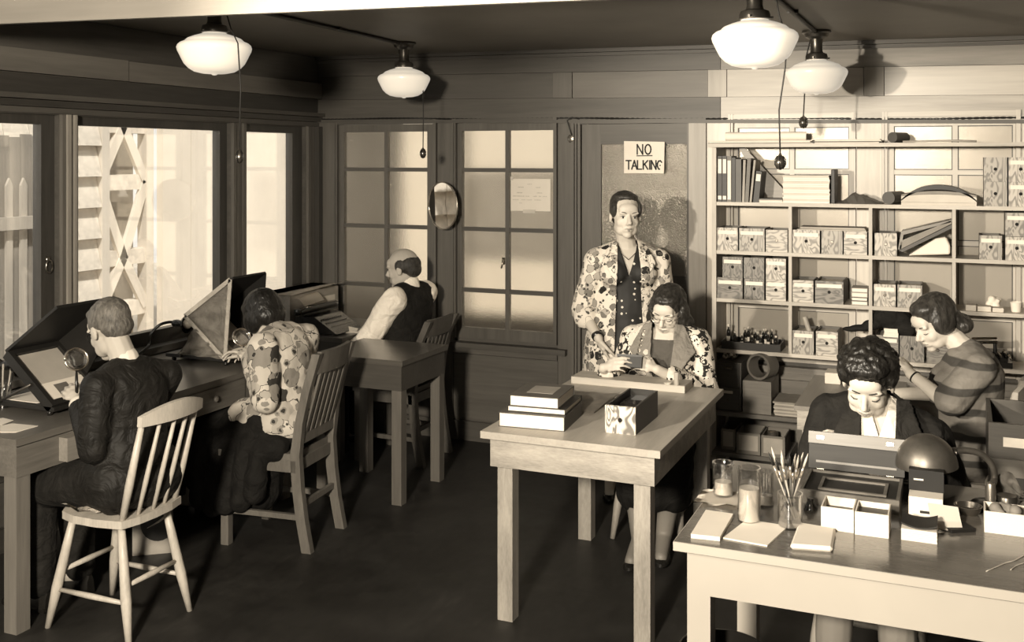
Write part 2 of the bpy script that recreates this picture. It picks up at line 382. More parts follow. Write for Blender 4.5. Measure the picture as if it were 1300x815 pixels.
# upper band: a top board, panels with battens, a bottom board; every line sags with the ceiling
def zp(x): return 2.386 - (x + 2.8) * .0155
def zq(x): return 2.226 - (x + 2.8) * .0155
cuts = [XL, -2.36, -2.23, -1.375, -1.262, -.494, -.386, .42, .53, XR]
tones = [wood('wall_panel_a', .06, .09, 'x', 4, .5, dist=2), None, wood('wall_panel_b', .10, .16, 'x', 3, .5, dist=2.5), None, wood('wall_panel_c_lit', .27, .42, 'x', 3, .42, dist=2.5), None, wood('wall_panel_d_lit', .28, .44, 'x', 3, .35, dist=2.5), None, wood('wall_panel_d_lit', .28, .44, 'x', 3, .35)]  # panels paler towards the right: the light's gradient is in the wood colour
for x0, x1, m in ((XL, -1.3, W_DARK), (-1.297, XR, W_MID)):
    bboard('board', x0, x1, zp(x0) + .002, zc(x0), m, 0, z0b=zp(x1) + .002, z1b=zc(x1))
    bboard('board', x0, x1, zr(x0), zq(x0) - .002, m if x0 < -2 else W_LIT, 0, z0b=zr(x1), z1b=zq(x1) - .002)
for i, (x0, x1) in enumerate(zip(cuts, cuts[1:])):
    m = tones[i] or (wood('wall_batten_dark', .08, .12, 'z', 5) if x0 < -1.5 else wood('wall_batten_lit', .25, .36, 'z', 5))  # right-hand battens carry the flood light in their tone
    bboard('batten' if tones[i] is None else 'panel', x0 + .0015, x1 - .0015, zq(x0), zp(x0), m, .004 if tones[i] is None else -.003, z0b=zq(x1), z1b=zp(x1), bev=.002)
# posts between the openings, wainscot under the windows
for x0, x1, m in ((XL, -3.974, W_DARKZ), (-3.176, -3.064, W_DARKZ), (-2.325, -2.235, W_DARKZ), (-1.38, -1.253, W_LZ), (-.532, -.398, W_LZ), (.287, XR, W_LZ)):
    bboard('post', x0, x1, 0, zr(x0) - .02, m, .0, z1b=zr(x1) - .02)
WAIN = wood('wainscot_wood', .075, .125, 'x', 5, .5)
for x0, x1, m in ((-3.972, -3.18, WAIN), (-3.06, -2.33, WAIN), (-1.25, -.536, W_MID), (-.394, .283, W_MID)):
    bboard('wainscot_panel', x0, x1, .13, .56, m, -.006); bboard('wainscot_rail', x0, x1, .565, .60, m, .006)
bboard('sill', -3.98, -3.17, .605, .64, W_DARK, .045, bev=.006); bboard('sill', -3.07, -2.262, .605, .64, W_DARK, .045, bev=.006); bboard('sill', -1.26, .30, .605, .64, W_MID, .03, bev=.006)
bm = BM(); box(bm, XL, -2.18, YB - .016, YB, 0, .125); ob('lower_edge', bm, W_DARK, None, bevel=.004).name = 'baseboard_back'; bpy.data.objects['baseboard_back']['kind'] = 'structure'; bpy.data.objects['baseboard_back']['label'] = 'dark baseboard under the back windows'
ROWS = [2.018, 1.763, 1.378, .978, .735]
FR1 = frosted('obscure_glass', .20, .97, .09, .30, 150, .2, .05)
FR2 = frosted('obscure_glass_lit', .35, .85, .8, .37, 260, .10, .06)  # panes behind the shelves, whitened as if lit from the front
FR3 = frosted('pebbled_door_glass', .35, .5, .45, .045, 150, 1.0, .17)
bwin(4, -3.902, -3.572, -3.255, -3.972, -3.178, ROWS, FR1, W_DARK, 'brown framed eight-pane window of obscure glass behind the man in the vest', W_DARKZ)
bwin(5, -2.999, -2.678, -2.359, -3.062, -2.327, ROWS, FR1, W_DARK, 'brown framed eight-pane window of obscure glass with a notice stuck on it', W_DARKZ, catch=(-2.70, 1.17))
LZ2 = wood('lit_sash_z', .38, .52, 'z', 5, .4); LX2 = wood('lit_sash_x', .38, .52, 'x', 5, .4)  # sashes behind the shelves, brightness of the flood painted in
bwin(6, -1.198, -.888, -.574, -1.251, -.534, ROWS, FR2, LX2, 'window of obscure glass, its frame coloured as lit, behind the shelves of books', LZ2)
bwin(7, -.335, -.022, .262, -.396, .300, ROWS, FR2, LX2, 'window of obscure glass, its frame coloured as lit, behind the shelves of wooden boxes', LZ2)
# door with a pebbled pane
dr = sroot('door_1', 'brown panelled door with a large pebbled glass pane')
for nm, xa, xb, za, zz, dy in (('stile', -2.165, -2.041, .01, 2.05, .0), ('stile', -1.501, -1.487, .01, 2.05, 0), ('top_rail', -2.041, -1.501, 1.925, 2.05, 0), ('lock_rail', -2.041, -1.501, .95, 1.131, 0), ('bottom_rail', -2.041, -1.501, .01, .25, 0), ('lower_panel', -2.041, -1.501, .25, .95, -.012)):
    bm = BM(); box(bm, xa, xb, YB - dy, YB + .04, za, zz); ob(nm, bm, W_DARKZ if nm == 'stile' else W_DARK, dr, bevel=.003)
bm = BM(); box(bm, -1.487, -1.384, YB - .012, YB + .04, 0, 2.06); ob('jamb', bm, wood('door_jamb_lit', .22, .34, 'z', 5), dr, bevel=.004)  # jamb coloured lighter than the door for the light falling there
for xa, xb in ((-2.233, -2.212), (-2.206, -2.194), (-2.188, -2.17)):
    bm = BM(); box(bm, xa, xb, YB - .02, YB + .03, 0, 2.06); ob('casing', bm, W_DARKZ, dr, bevel=.004)
bm = BM(); box(bm, -2.233, -1.384, YB - .015, YB + .03, 2.052, 2.078); ob('casing', bm, W_DARK, dr, bevel=.004)
bm = BM(); box(bm, -2.045, -1.497, YB + .016, YB + .022, 1.127, 1.929); ob('pane', bm, FR3, dr)
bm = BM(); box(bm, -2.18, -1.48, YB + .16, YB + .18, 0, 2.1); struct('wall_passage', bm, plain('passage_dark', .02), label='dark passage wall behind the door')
# cornice under the ceiling and the rail over the windows
bm = BM()
for dz, h, dy in ((.0, .022, .035), (.026, .018, .02)):
    hexa(bm, [(XL, YB - dy, zc(XL) - dz - h), (XR, YB - dy, zc(XR) - dz - h), (XR, YB, zc(XR) - dz - h), (XL, YB, zc(XL) - dz - h), (XL, YB - dy, zc(XL) - dz), (XR, YB - dy, zc(XR) - dz), (XR, YB, zc(XR) - dz), (XL, YB, zc(XL) - dz)])
struct('trim_2', bm, W_DARK, label='dark cornice moulding under the ceiling')
bm = BM(); hexa(bm, [(XL, YB - .022, zr(XL) - .02), (XR, YB - .022, zr(XR) - .02), (XR, YB, zr(XR) - .02), (XL, YB, zr(XL) - .02), (XL, YB - .022, zr(XL)), (XR, YB - .022, zr(XR)), (XR, YB, zr(XR)), (XL, YB, zr(XL))])
struct('trim_3', bm, W_DARK, label='narrow wooden rail over the windows and door', bevel=.004)
# twisted electric cable tacked along the rail
bm = BM(); n = 420
for ph in (0, math.pi):
    tube(bm, [(x, YB - .008 + .0035 * math.cos(x * 95 + ph), zr(x) + .007 + .0035 * math.sin(x * 95 + ph) + .004 * math.sin(x * 5)) for x in [XL + .02 + (.32 - XL) * i / n for i in range(n)]], .0035, 4)
single('electric_cable', bm, plain('black_cable', .015, .6), 'twisted black electric cable tacked along the rail over the windows', 'cable', (-2, YB - .01, zr(-2)))

# ---- outside the left windows
WHITE = plain('white_paint_outdoors', .80, .7, .05, 3); WHITE2 = plain('weathered_white_paint', .76, .8, .16, 14)
GRD = plain('pale_dry_ground', .45, .95, .2, 3)
bm = BM(); box(bm, -16, XL - .16, -3, 16, -.3, -.2); box(bm, XL - .16, 4, YB + .35, 16, -.3, -.2); struct('ground', bm, GRD, label='pale dry ground outside the windows')
fe = thing('picket_fence', 'tall weathered board fence with pointed pickets outside the window', 'fence', (-5.72, 4.6, -.2))
FB = wood('fence_board', .26, .36, 'z', 8, .8); FP = wood('fence_picket', .42, .54, 'z', 8, .8)
bmA = BM(); box(bmA, -5.76, -5.745, 0, .088, -.2, 2.0); me0 = ob('board', bmA, FB, fe, bevel=.004)
for i in range(17):
    o = me0 if i == 0 else me0.copy()
    if i: C.objects.link(o); o.parent = fe
    o.location = (0, 3.75 + i * .092, -.01 * (i % 3))
bmA = BM(); slab(bmA, [(-5.735, -.026, -.2), (-5.735, .026, -.2), (-5.735, .026, 1.66), (-5.735, 0, 1.71), (-5.735, -.026, 1.66)], (.018, 0, 0)); me0 = ob('picket', bmA, FP, fe)
for i in range(14):
    o = me0 if i == 0 else me0.copy()
    if i: C.objects.link(o); o.parent = fe
    o.location = (0, 3.75 + i * .115, 0)
for z in (1.37, .3):
    bm = BM(); box(bm, -5.715, -5.68, 3.65, 5.32, z, z + .085); ob('rail', bm, FP, fe, bevel=.004)
sh = thing('shingled_house', 'white house corner with courses of shingles outside the window', 'building', (-6.2, 5.8, -.2))
bm = BM(); box(bm, -7.2, -6.1, 4.80, 6.17, -.2, 4.0); ob('wall', bm, WHITE, sh)
bm = BM(); box(bm, -6.1, -6.02, 6.13, 6.205, -.2, 4.0); ob('corner_board', bm, WHITE, sh, bevel=.004)
bmA = BM(); hexa(bmA, [(-6.1, 0, 0), (-6.02, 0, 0), (-6.02, .215, 0), (-6.1, .215, 0), (-6.1, .0, .245), (-6.085, .0, .245), (-6.085, .215, .245), (-6.1, .215, .245)]); me0 = ob('shingle', bmA, WHITE2, sh); k = 0
for r_ in range(17):
    for c_ in range(6):
        o = me0 if k == 0 else me0.copy()
        if k: C.objects.link(o); o.parent = sh
        k += 1; o.location = (0, 4.81 + c_ * .22, -.18 + r_ * .235)
tr = thing('trestle_tower', 'white painted tower of crossed timber braces outside the window', 'tower', (-7.6, 8.0, -.2))
for y in (7.62, 8.32):
    bm = BM(); box(bm, -7.66, -7.54, y - .05, y + .05, -.2, 4.2); ob('post', bm, WHITE, tr, bevel=.006)
zz = [.35, .86, 1.60, 2.16, 2.9]
for z in zz:
    bm = BM(); box(bm, -7.68, -7.56, 7.6, 8.34, z - .075, z + .075); ob('crossbeam', bm, WHITE2, tr, bevel=.006)
for z0, z1 in zip(zz, zz[1:]):
    for s in (0, 1):
        bm = BM(); a = Vector((-7.59, 7.97, z0 if (zz.index(z0) % 2) else z1)); e = Vector((-7.59, 7.66 if s else 8.28, z1 if (zz.index(z0) % 2) else z0)); d = (e - a).normalized(); q = Vector((1, 0, 0)).cross(d) * .05
        slab(bm, [a - q, a + q, e + q, e - q], (.04, 0, 0)); ob('brace', bm, WHITE, tr)
bm = BM(); box(bm, -7.9, -7.8, 7.2, 8.36, -.2, 4.2); ob('back_boarding', bm, plain('brownish_boarding', .5, .8), tr)  # brownish wall boards behind the braces
nb = thing('boarded_building', 'bright white building clad with tall vertical boards outside the windows', 'building', (-7.4, 9.9, -.2))
for i in range(9):
    bm = BM(); box(bm, -7.5, -7.42 + .004 * (i % 2), 8.37 + i * .42, 8.37 + i * .42 + .417, -.2, 5.0); ob('board', bm, WHITE, nb, bevel=.003)
# ---- outside the back windows: a white wall across a yard, a porch screen and a boarded screen close to the glass
yard = thing('yard_building', 'bright sunlit wall seen blurred through the obscure glass', 'building', (-2.6, 9.4, -.2))
for i in range(9):
    bm = BM(); box(bm, -6.2 + i * .9, -6.2 + i * .9 + .896, 9.4, 9.5, -.2, 5); ob('board', bm, WHITE, yard)
ps = thing('porch_screen', 'boarded screen in the yard beyond the obscure glass windows', 'screen', (-3.6, 7.6, -.2))
for nm, x0, x1, z0, z1, g in (('tall_panel', -5.1, -4.24, -.2, 2.6, .14), ('breast_panel', -3.66, -2.6, 1.03, 1.745, .38), ('low_panel', -4.24, -2.4, -.2, .60, .14), ('post', -3.70, -3.62, .6, 2.6, .3)):
    bm = BM(); box(bm, x0, x1, 7.6, 7.63, z0, z1); ob(nm, bm, plain('porch_board_%d' % int(g * 100), g, .8), ps)
# ================================================================== furniture
OAK = wood('pale_oak_x', .22, .42, 'x', 22, .5, .18, dist=.3); OAKZ = wood('pale_oak_z', .24, .42, 'z', 22, .5, .18, dist=.3)
OAKT = wood('oak_table_top', .31, .41, 'y', 10, .42, .1)
CREAM = plain('cream_paint', .43, .45, .04, 4); CREAMT = wood('varnished_top', .08, .14, 'x', 4, .16, .1, coat=.45)
BRN = wood('brown_desk_y', .10, .18, 'y', 9, .45); BRNZ = wood('brown_desk_z', .12, .2, 'z', 9, .5); BRNX = wood('brown_desk_x', .12, .2, 'x', 9, .5)
BRNT = wood('brown_desk_top', .10, .16, 'y', 6, .3, coat=.3)
DRK = wood('dark_desk_x', .05, .085, 'x', 7, .4); DRKZ = wood('dark_desk_z', .10, .16, 'z', 9, .45); DRKT = wood('dark_desk_top', .06, .11, 'x', 6, .28, coat=.4)
def table(name, label, x0, x1, y0, y1, h, ah, lw, over, mt, ma, ml, th=.028, legin=.02, cat='table', flush=False):
    t = thing(name, label, cat, ((x0 + x1) / 2, (y0 + y1) / 2, 0))
    bm = BM(); box(bm, x0, x1, y0, y1, h - th, h); ob('tabletop', bm, mt, t, bevel=.004)
    a0, a1, b0, b1 = x0 + over, x1 - over, y0 + over, y1 - over; zt = h - th; k = .022
    e = lw if flush else 0
    for q in ((a0 + e, a1 - e, b0, b0 + k), (a0 + e, a1 - e, b1 - k, b1), (a0, a0 + k, b0 + (e or k), b1 - (e or k)), (a1 - k, a1, b0 + (e or k), b1 - (e or k))):
        bm = BM(); box(bm, *q, zt - ah, zt); ob('apron', bm, ma, t, bevel=.002)
    li = 0 if flush else legin
    for lx in (a0 + li, a1 - li - lw):
        for ly in (b0 + li, b1 - li - lw):
            bm = BM(); z = zt if flush else zt - ah; tp = lw * (.06 if flush else .02)
            if flush: box(bm, lx, lx + lw, ly, ly + lw, 0, zt)
            else: box(bm, lx, lx + lw, ly, ly + lw, 0, z)
            ob('leg', bm, ml, t, bevel=.004)
    return t
tc_ = table('oak_table', 'pale oak table with books and a small wooden drawer on it', -1.747, -1.016, 3.77, 4.90, .76, .115, .064, .03, OAKT, OAK, OAKZ, legin=.022)
pt_ = table('painted_work_table', 'cream painted work table covered with jars, brushes and paper', -.742, .95, 2.905, 3.76, .76, .125, .066, .03, CREAMT, CREAM, CREAM, flush=True)
bm = BM(); box(bm, -.7445, .9525, 2.902, 2.905, .7335, .7585); ob('front_edge', bm, CREAM, pt_)
bm = BM(); box(bm, -.7445, -.742, 2.905, 3.76, .7335, .7585); ob('side_edge', bm, CREAM, pt_)
lt = table('long_desk', 'long brown wooden desk under the big windows', -4.055, -3.33, 2.95, 4.78, .76, .125, .065, .012, BRNT, BRN, BRNZ, legin=.004, cat='desk')
def drawer(t, x, y0, y1, z0, z1, m, proud, knob=True, km=None):
    bm = BM(); box(bm, x - .02, x + proud, y0, y1, z0, z1); d = ob('drawer', bm, m, t, bevel=.003)
    if knob:
        bm = BM(); c = Vector((x + proud, (y0 + y1) / 2, (z0 + z1) / 2)); lathe(bm, [(.004, 0), (.006, .012), (.015, .016), (.016, .024), (.008, .03)], c, 12, (1, 0, 0)); ob('knob', bm, km or BRNZ, d, smooth=True)
drawer(lt, -3.342, 3.17, 3.47, .62, .715, wood('drawer_front_pale', .2, .3, 'y', 9), .045, False)
drawer(lt, -3.342, 3.86, 4.36, .625, .72, BRN, .006)
# desk in front of the man in the vest and the typewriter stand in the corner
dk = table('brown_desk', 'dark brown desk in front of the man in the vest', -3.26, -2.70, 4.85, 5.385, .77, .135, .058, .014, DRKT, DRK, DRKZ, legin=.002, cat='desk')
table('corner_stand', 'dark stand in the room corner carrying the typewriter', -4.06, -3.42, 5.40, 6.12, .755, .10, .05, .01, DRKT, DRK, DRKZ, cat='table')
table('small_work_table', 'small brown table beside the low shelf', -.69, -.24, 4.87, 5.60, .72, .09, .05, .012, wood('small_table_top', .13, .2, 'y', 6, .4), OAK, OAKZ, th=.02)

# ---- Windsor chairs (built facing +Y, origin on the floor under the seat)
def windsor(label, loc, rz, m, group=None, n_sp=3):
    t = thing('windsor_chair', label, 'chair', loc, rz, group, world=False)
    bm = BM(); pts = [(-.165, -.165), (-.09, -.185), (0, -.19), (.09, -.185), (.165, -.165), (.185, -.05), (.185, .06), (.16, .14), (.09, .185), (0, .195), (-.09, .185), (-.16, .14), (-.185, .06), (-.185, -.05)]
    slab(bm, [(x, y, .433) for x, y in pts], (0, 0, .03)); ob('seat', bm, m, t, bevel=.006)
    T_ = {}
    for sx in (-1, 1):
        for sy in (-1, 1):
            a = Vector((sx * .12, sy * .12, .44)); f = Vector((sx * .17, sy * .205, 0)); T_[sx, sy] = (a, f)
            bm = BM(); tube(bm, [a, a.lerp(f, .3), a.lerp(f, .65), f], [.013, .018, .021, .012], 10); ob('leg', bm, m, t, smooth=True)
    def mid(k, z): a, f = T_[k]; return a.lerp(f, 1 - z / .44)
    for (k1, k2, z) in (((-1, -1), (-1, 1), .15), ((1, -1), (1, 1), .15), ((-1, -1), (1, -1), .21), ((-1, 1), (1, 1), .22)):
        a, b_ = mid(k1, z), mid(k2, z); bm = BM(); tube(bm, [a, a.lerp(b_, .5), b_], [.008, .012, .008], 8); ob('stretcher', bm, m, t, smooth=True)
    nb_ = n_sp + 2
    for i in range(nb_):
        s = -1 + 2 * i / (nb_ - 1); outer = i in (0, nb_ - 1)
        a = Vector((s * .145, -.165 + .018 * abs(s), .45)); e = Vector((s * .15, -.285 + .03 * s * s, .86))
        bm = BM(); r = (.012, .0165, .011) if outer else (.0075, .0105, .007); tube(bm, [a, a.lerp(e, .35), e], r, 8); ob('back_post' if outer else 'spindle', bm, m, t, smooth=True)
    # bent crest rail
    bm = BM(); rings = []
    for i in range(13):
        s = -1 + i / 6; x = s * .172; y = -.292 + .035 * s * s; h = .038 + .034 * (1 - s * s); zb_ = .832 - .0 * s
        rings.append([(x, y - .011, zb_), (x, y + .011, zb_), (x, y + .008, zb_ + h), (x, y - .013, zb_ + h)])
    loft(bm, rings); ob('crest_rail', bm, m, t, smooth='auto')
    return t
PALE = wood('pale_chair_wood', .40, .60, 'z', 14, .4, .25); MIDC = wood('mid_chair_wood', .24, .36, 'z', 14, .42, .25)
ch1 = windsor('pale wooden spindle-back chair under the man in glasses', (-3.085, 3.235, 0), R(90), PALE)
windsor('wooden spindle chair behind the oak table under the seated woman in spectacles', (-1.375, 5.06, 0), R(180), MIDC)
windsor('wooden spindle-back chair under the woman in the striped dress', (-.02, 5.02, 0), R(82), MIDC)
windsor('wooden chair of the curly-haired woman behind the painted work table', (-.30, 3.99, 0), R(176), MIDC)
# newspaper cushion on the first chair's seat
bm = BM(); n = 9
vr = [[bm.verts.new((-3.245 + .27 * i / n, 3.085 + .29 * j / n, .466 + .008 * math.sin(i * 1.7 + j) + .008 * math.cos(j * 2.3 + i * .8) + .012)) for j in range(n + 1)] for i in range(n + 1)]
for i in range(n):
    for j in range(n): bm.faces.new((vr[i][j], vr[i + 1][j], vr[i + 1][j + 1], vr[i][j + 1]))
bmesh.ops.solidify(bm, geom=bm.faces[:], thickness=.016)
single('seat_pad', bm, floral('printed_paper', .62, (.5, .4, .3), .2, 26, amount=.4), 'crumpled printed pad lying on the pale chair seat', 'cushion', (-3.11, 3.23, .465), smooth=True)

# ---- slat-back office chairs
def slat_chair(label, loc, rz, m, n=7, top=.93, w_=.40):
    t = thing('slat_chair', label, 'chair', loc, rz, world=False); h = w_ / 2
    bm = BM(); slab(bm, [(-h + .01, -.19, .425), (h - .01, -.19, .425), (h + .015, .2, .425), (-h - .015, .2, .425)], (0, 0, .03)); ob('seat', bm, m, t, bevel=.008)
    for sx in (-1, 1):
        bm = BM(); rings = []
        for z, y in ((0, -.255), (.15, -.225), (.30, -.205), (.45, -.195), (.6, -.215), (.75, -.25), (top, -.305)):
            x = sx * (h - .022); d = .02 if z > .5 else .024
            rings.append([(x - .018, y - d, z), (x + .018, y - d, z), (x + .018, y + d, z), (x - .018, y + d, z)])
        loft(bm, rings); ob('back_post', bm, m, t, bevel=.004)
        bm = BM(); box(bm, sx * (h - .01) - .02, sx * (h - .01) + .02, .15, .19, 0, .425); ob('leg', bm, m, t, bevel=.004)
        bm = BM(); box(bm, sx * (h - .014) - .01, sx * (h - .014) + .01, -.2, .17, .15, .175); ob('stretcher', bm, m, t, bevel=.003)
        bm = BM(); box(bm, sx * (h - .014) - .01, sx * (h - .014) + .01, -.2, .17, .37, .425); ob('side_rail', bm, m, t, bevel=.003)
    for z0, z1, y in ((.37, .425, -.195), (.20, .225, -.215)):
        bm = BM(); box(bm, -h + .04, h - .04, y - .01, y + .01, z0, z1); ob('rear_rail', bm, m, t, bevel=.003)
    bm = BM(); box(bm, -h + .03, h - .03, .16, .18, .37, .425); ob('front_rail', bm, m, t, bevel=.003)
    def yb(z): return -.195 if z < .45 else -.195 - (z - .45) * .23
    bm = BM(); rings = []
    for i in range(9):
        s = -1 + i / 4; c = -.02 * (1 - s * s); x = s * (h - .04)
        rings.append([(x, yb(top - .09) - .012 + c, top - .10), (x, yb(top - .09) + .012 + c, top - .10), (x, yb(top) + .010 + c, top + .006), (x, yb(top) - .012 + c, top + .006)])
    loft(bm, rings); ob('top_rail', bm, m, t, smooth='auto')
    bm = BM(); box(bm, -h + .04, h - .04, yb(.52) - .011, yb(.52) + .011, .50, .545); ob('lower_rail', bm, m, t, bevel=.003)
    for i in range(n):
        x = -h + .07 + (2 * h - .14) * i / (n - 1); bm = BM()
        hexa(bm, [(x - .011, yb(.54) - .006, .54), (x + .011, yb(.54) - .006, .54), (x + .011, yb(.54) + .006, .54), (x - .011, yb(.54) + .006, .54),
                  (x - .011, yb(top - .1) - .022, top - .098), (x + .011, yb(top - .1) - .022, top - .098), (x + .011, yb(top - .1) - .010, top - .098), (x - .011, yb(top - .1) - .010, top - .098)]); ob('slat', bm, m, t)
    return t
slat_chair('brown slat-back chair under the woman in the poppy print blouse', (-3.07, 4.27, 0), R(96), wood('brown_chair_wood', .10, .17, 'z', 12, .42, .2), 6, .93, .39)
slat_chair('dark slat-back chair under the man in the vest', (-3.20, 5.70, 0), R(90), wood('dark_chair_wood', .06, .11, 'z', 12, .42, .2), 6, .87, .40)

# ---- wooden cabinet at the right
cb = thing('wooden_cabinet', 'brown wooden cabinet with an open top tray beside the striped dress', 'cabinet', (.42, 4.5, 0))
CBM = wood('cabinet_wood', .06, .10, 'x', 8, .45); CBL = wood('cabinet_wood_pale', .15, .22, 'x', 8, .45)
bm = BM(); box(bm, .11, .80, 4.33, 4.75, 0, .655); ob('body', bm, wood('cabinet_body', .03, .05, 'z', 8, .5), cb, bevel=.005)
for q in ((.10, .81, 4.32, 4.335, .72, .85), (.10, .115, 4.335, 4.76, .655, .85), (.795, .81, 4.335, 4.76, .655, .85), (.115, .795, 4.745, 4.76, .655, .85), ):
    bm = BM(); box(bm, *q); ob('tray_side', bm, CBM, cb, bevel=.003)
bm = BM(); box(bm, .10, .81, 4.31, 4.335, .655, .72); ob('front_strip', bm, CBL, cb, bevel=.003)
bm = BM(); box(bm, .15, .30, 4.3165, 4.32, .765, .80); ob('label_card', bm, plain('label_paper', .72, .7), cb)

# ---- the wall of shelves
bk = thing('bookcase', 'tall open wooden shelves against the back wall full of boxes and books', 'shelves', (0.05, 6.03, 0))
SHX = wood('shelf_board_x', .33, .52, 'x', 12, .5, .1); SHZ = wood('shelf_board_z', .30, .48, 'z', 12, .5, .1); SHD = wood('shelf_lower_x', .10, .17, 'x', 10, .5)
SY0, SY1 = 5.90, 6.155
ROW = [1.91, 1.594, 1.32, 1.05, .765, .435, .215]
sx0 = -1.276
bm = BM(); box(bm, sx0 - .012, sx0 + .012, SY0 - .005, SY1, 0, 1.90); ob('upright', bm, SHZ, bk, bevel=.003)
bm = BM(); box(bm, 1.28, 1.304, SY0, SY1, 0, 1.90); ob('upright', bm, SHZ, bk, bevel=.003)
bm = BM(); box(bm, sx0 - .035, 1.40, SY0 - .02, SY1, 1.902, 1.922); ob('shelf_board', bm, SHX, bk, bevel=.004)
for z in ROW[1:5]:
    bm = BM(); box(bm, sx0 + .012, 1.28, SY0, SY1, z - .02, z); ob('shelf_board', bm, SHX, bk, bevel=.004)
xs5 = at_y(1026, 520, 5.84).x
for z, y0, x1, m in ((.435, 5.80, xs5, SHD), (.215, 5.78, at_y(1000, 565, 5.8).x, SHD)):
    bm = BM(); box(bm, sx0 + .012, x1, y0, SY1, z - .022, z); ob('shelf_board', bm, m, bk, bevel=.006)
bm = BM(); box(bm, xs5 - .03, xs5, 5.90, SY1, 0, .412); ob('short_upright', bm, SHD, bk, bevel=.003)
for u, r0, r1 in ((1003, 1, 4), (1105, 1, 4), (1211, 1, 3)):
    for k in range(r0, r1):
        x = at_y(u, 300, SY0).x; bm = BM(); box(bm, x - .009, x + .009, SY0 + .003, SY1, ROW[k + 1], ROW[k] - .02); ob('divider', bm, SHZ, bk, bevel=.002)
# ================================================================== lamps, cords, things on the walls
OPAL = emit('opal_lamp_glass', .85, .42, .7); BRZ = plain('bronze_fitting', .10, .32, .3, 20, metal=.8); BLK = plain('black_enamel', .012, .25, spec=.5); BLKM = plain('black_paint_matt', .012, .55)
def globe_lamp(label, x, y):
    z = zc(x); t = thing('ceiling_lamp', label, 'lamp', (x, y, z))
    def lz(prof, nm, m): bm = BM(); lathe(bm, prof, (x, y, z), 36); ob(nm, bm, m, t, smooth='auto')
    lz([(.072, 0), (.074, -.012), (.062, -.018), (.056, -.034), (.034, -.046), (.030, -.07), (.029, -.10), (.034, -.118)], 'stem', BRZ)
    lz([(.034, -.115), (.052, -.122), (.056, -.135), (.056, -.150), (.050, -.152)], 'collar', BRZ)
    lz([(.046, -.146), (.052, -.156), (.085, -.166), (.112, -.177), (.122, -.186), (.124, -.189), (.142, -.196), (.153, -.206), (.1565, -.217), (.153, -.231), (.146, -.245), (.138, -.262), (.126, -.285), (.108, -.304), (.085, -.318), (.055, -.325), (.015, -.328), (.008, -.333), (.0005, -.334)], 'globe', OPAL)
    for k in range(3):
        a = k * 2.09 + .4; bm = BM(); cyl(bm, (x + .053 * math.cos(a), y + .053 * math.sin(a), z - .143), (x + .068 * math.cos(a), y + .068 * math.sin(a), z - .143), .004, n=8); ob('thumbscrew', bm, BRZ, t)
    return t
LAMPS = [(-2.93, 3.62, 'white opal globe lamp on the ceiling above the man in glasses'), (-3.04, 5.48, 'white opal globe lamp on the ceiling above the man in the vest'), (-.69, 3.88, 'white opal globe lamp on the ceiling above the oak table end and the work table'), (-.68, 5.60, 'white opal globe lamp on the ceiling in front of the shelves')]
for x, y, l in LAMPS: globe_lamp(l, x, y)
for (xa, ya), (xb, yb_) in (((-2.93, 3.0), (-3.04, 5.42)), ((-.69, 3.0), (-.68, 5.54))):
    bm = BM(); cyl(bm, (xa, ya, zc(xa) - .011), (xb, yb_, zc(xb) - .011), .011, n=10)
    for f in (.25, .7): p = Vector((xa, ya, zc(xa) - .011)).lerp(Vector((xb, yb_, zc(xb) - .011)), f); cbox(bm, p + Vector((0, 0, .004)), (.05, .014, .016))
    single('conduit', bm, plain('conduit_paint', .035, .5), 'electric conduit pipe on the ceiling between the two lamps over the %s' % ('desks' if xa < -2 else 'tables'), 'pipe', ((xa + xb) / 2, (ya + yb_) / 2, zc(xa) - .01), smooth='auto')
CORD = plain('cord_black', .02, .6); PENDM = plain('switch_brass', .22, .25, .2, 30, metal=.9)
def pull(label, pts, r=.0028, L_=.042, w_=.014, wall=False):
    e = Vector(pts[-1]); t = thing('pull_cord', label, 'cord', pts[0])
    bm = BM(); tube(bm, pts, r, 6); ob('cord', bm, CORD, t, smooth=True)
    bm = BM(); lathe(bm, [(.003, .004), (.007, -.004), (w_ * .75, -.014), (w_, -L_ * .5), (w_, -L_ * .7), (w_ * .7, -L_ * .95), (.004, -L_ - .006)], e, 14); s = ob('switch', bm, PENDM, t, smooth=True)
    bm = BM()
    for k in range(4): a = k * 1.571; tube(bm, [e + Vector((w_ * 1.08 * math.cos(a) * f, w_ * 1.08 * math.sin(a) * f, -L_ * h)) for f, h in ((.5, .1), (1, .4), (1, .75), (.5, 1.05))], .0022, 5)
    ob('switch_cage', bm, BLK, s, smooth=True)
pull('long black cord with a pendant switch hanging past the lamp by the big windows', [Vector((-2.905, 3.60, zc(-2.93) - .04)), at_d(285, 8, 4.36), at_d(293, 36, 4.28), at_d(302, 55, 4.24), at_d(305.5, 110, 4.24), at_d(304, 190, 4.24)], .003, .05, .016)
pull('short black cord with a pendant switch in front of the window behind the man', [at_d(537, 112, 6.2), at_d(537.5, 150, 6.2), at_d(537, 188, 6.2)], .003, .055, .018)
pull('long wavy black cord with a pendant switch hanging past the work table lamp', [at_d(983, -20, 3.8), at_d(989, 20, 3.8), at_d(999, 45, 3.8), at_d(997, 85, 3.8), at_d(989, 140, 3.8), at_d(990.5, 196, 3.8)], .003, .05, .018)
pull('black cord with a pendant switch hanging from the lamp by the shelves', [at_d(1031, 42, 5.45), at_d(1024, 70, 5.45), at_d(1022, 110, 5.45), at_d(1020, 147, 5.45)], .0035, .06, .02)
p = at_y(722, 152, YB - .03); t = thing('wall_socket', 'round socket hanging by a short black flex over the door frame', 'socket', p)
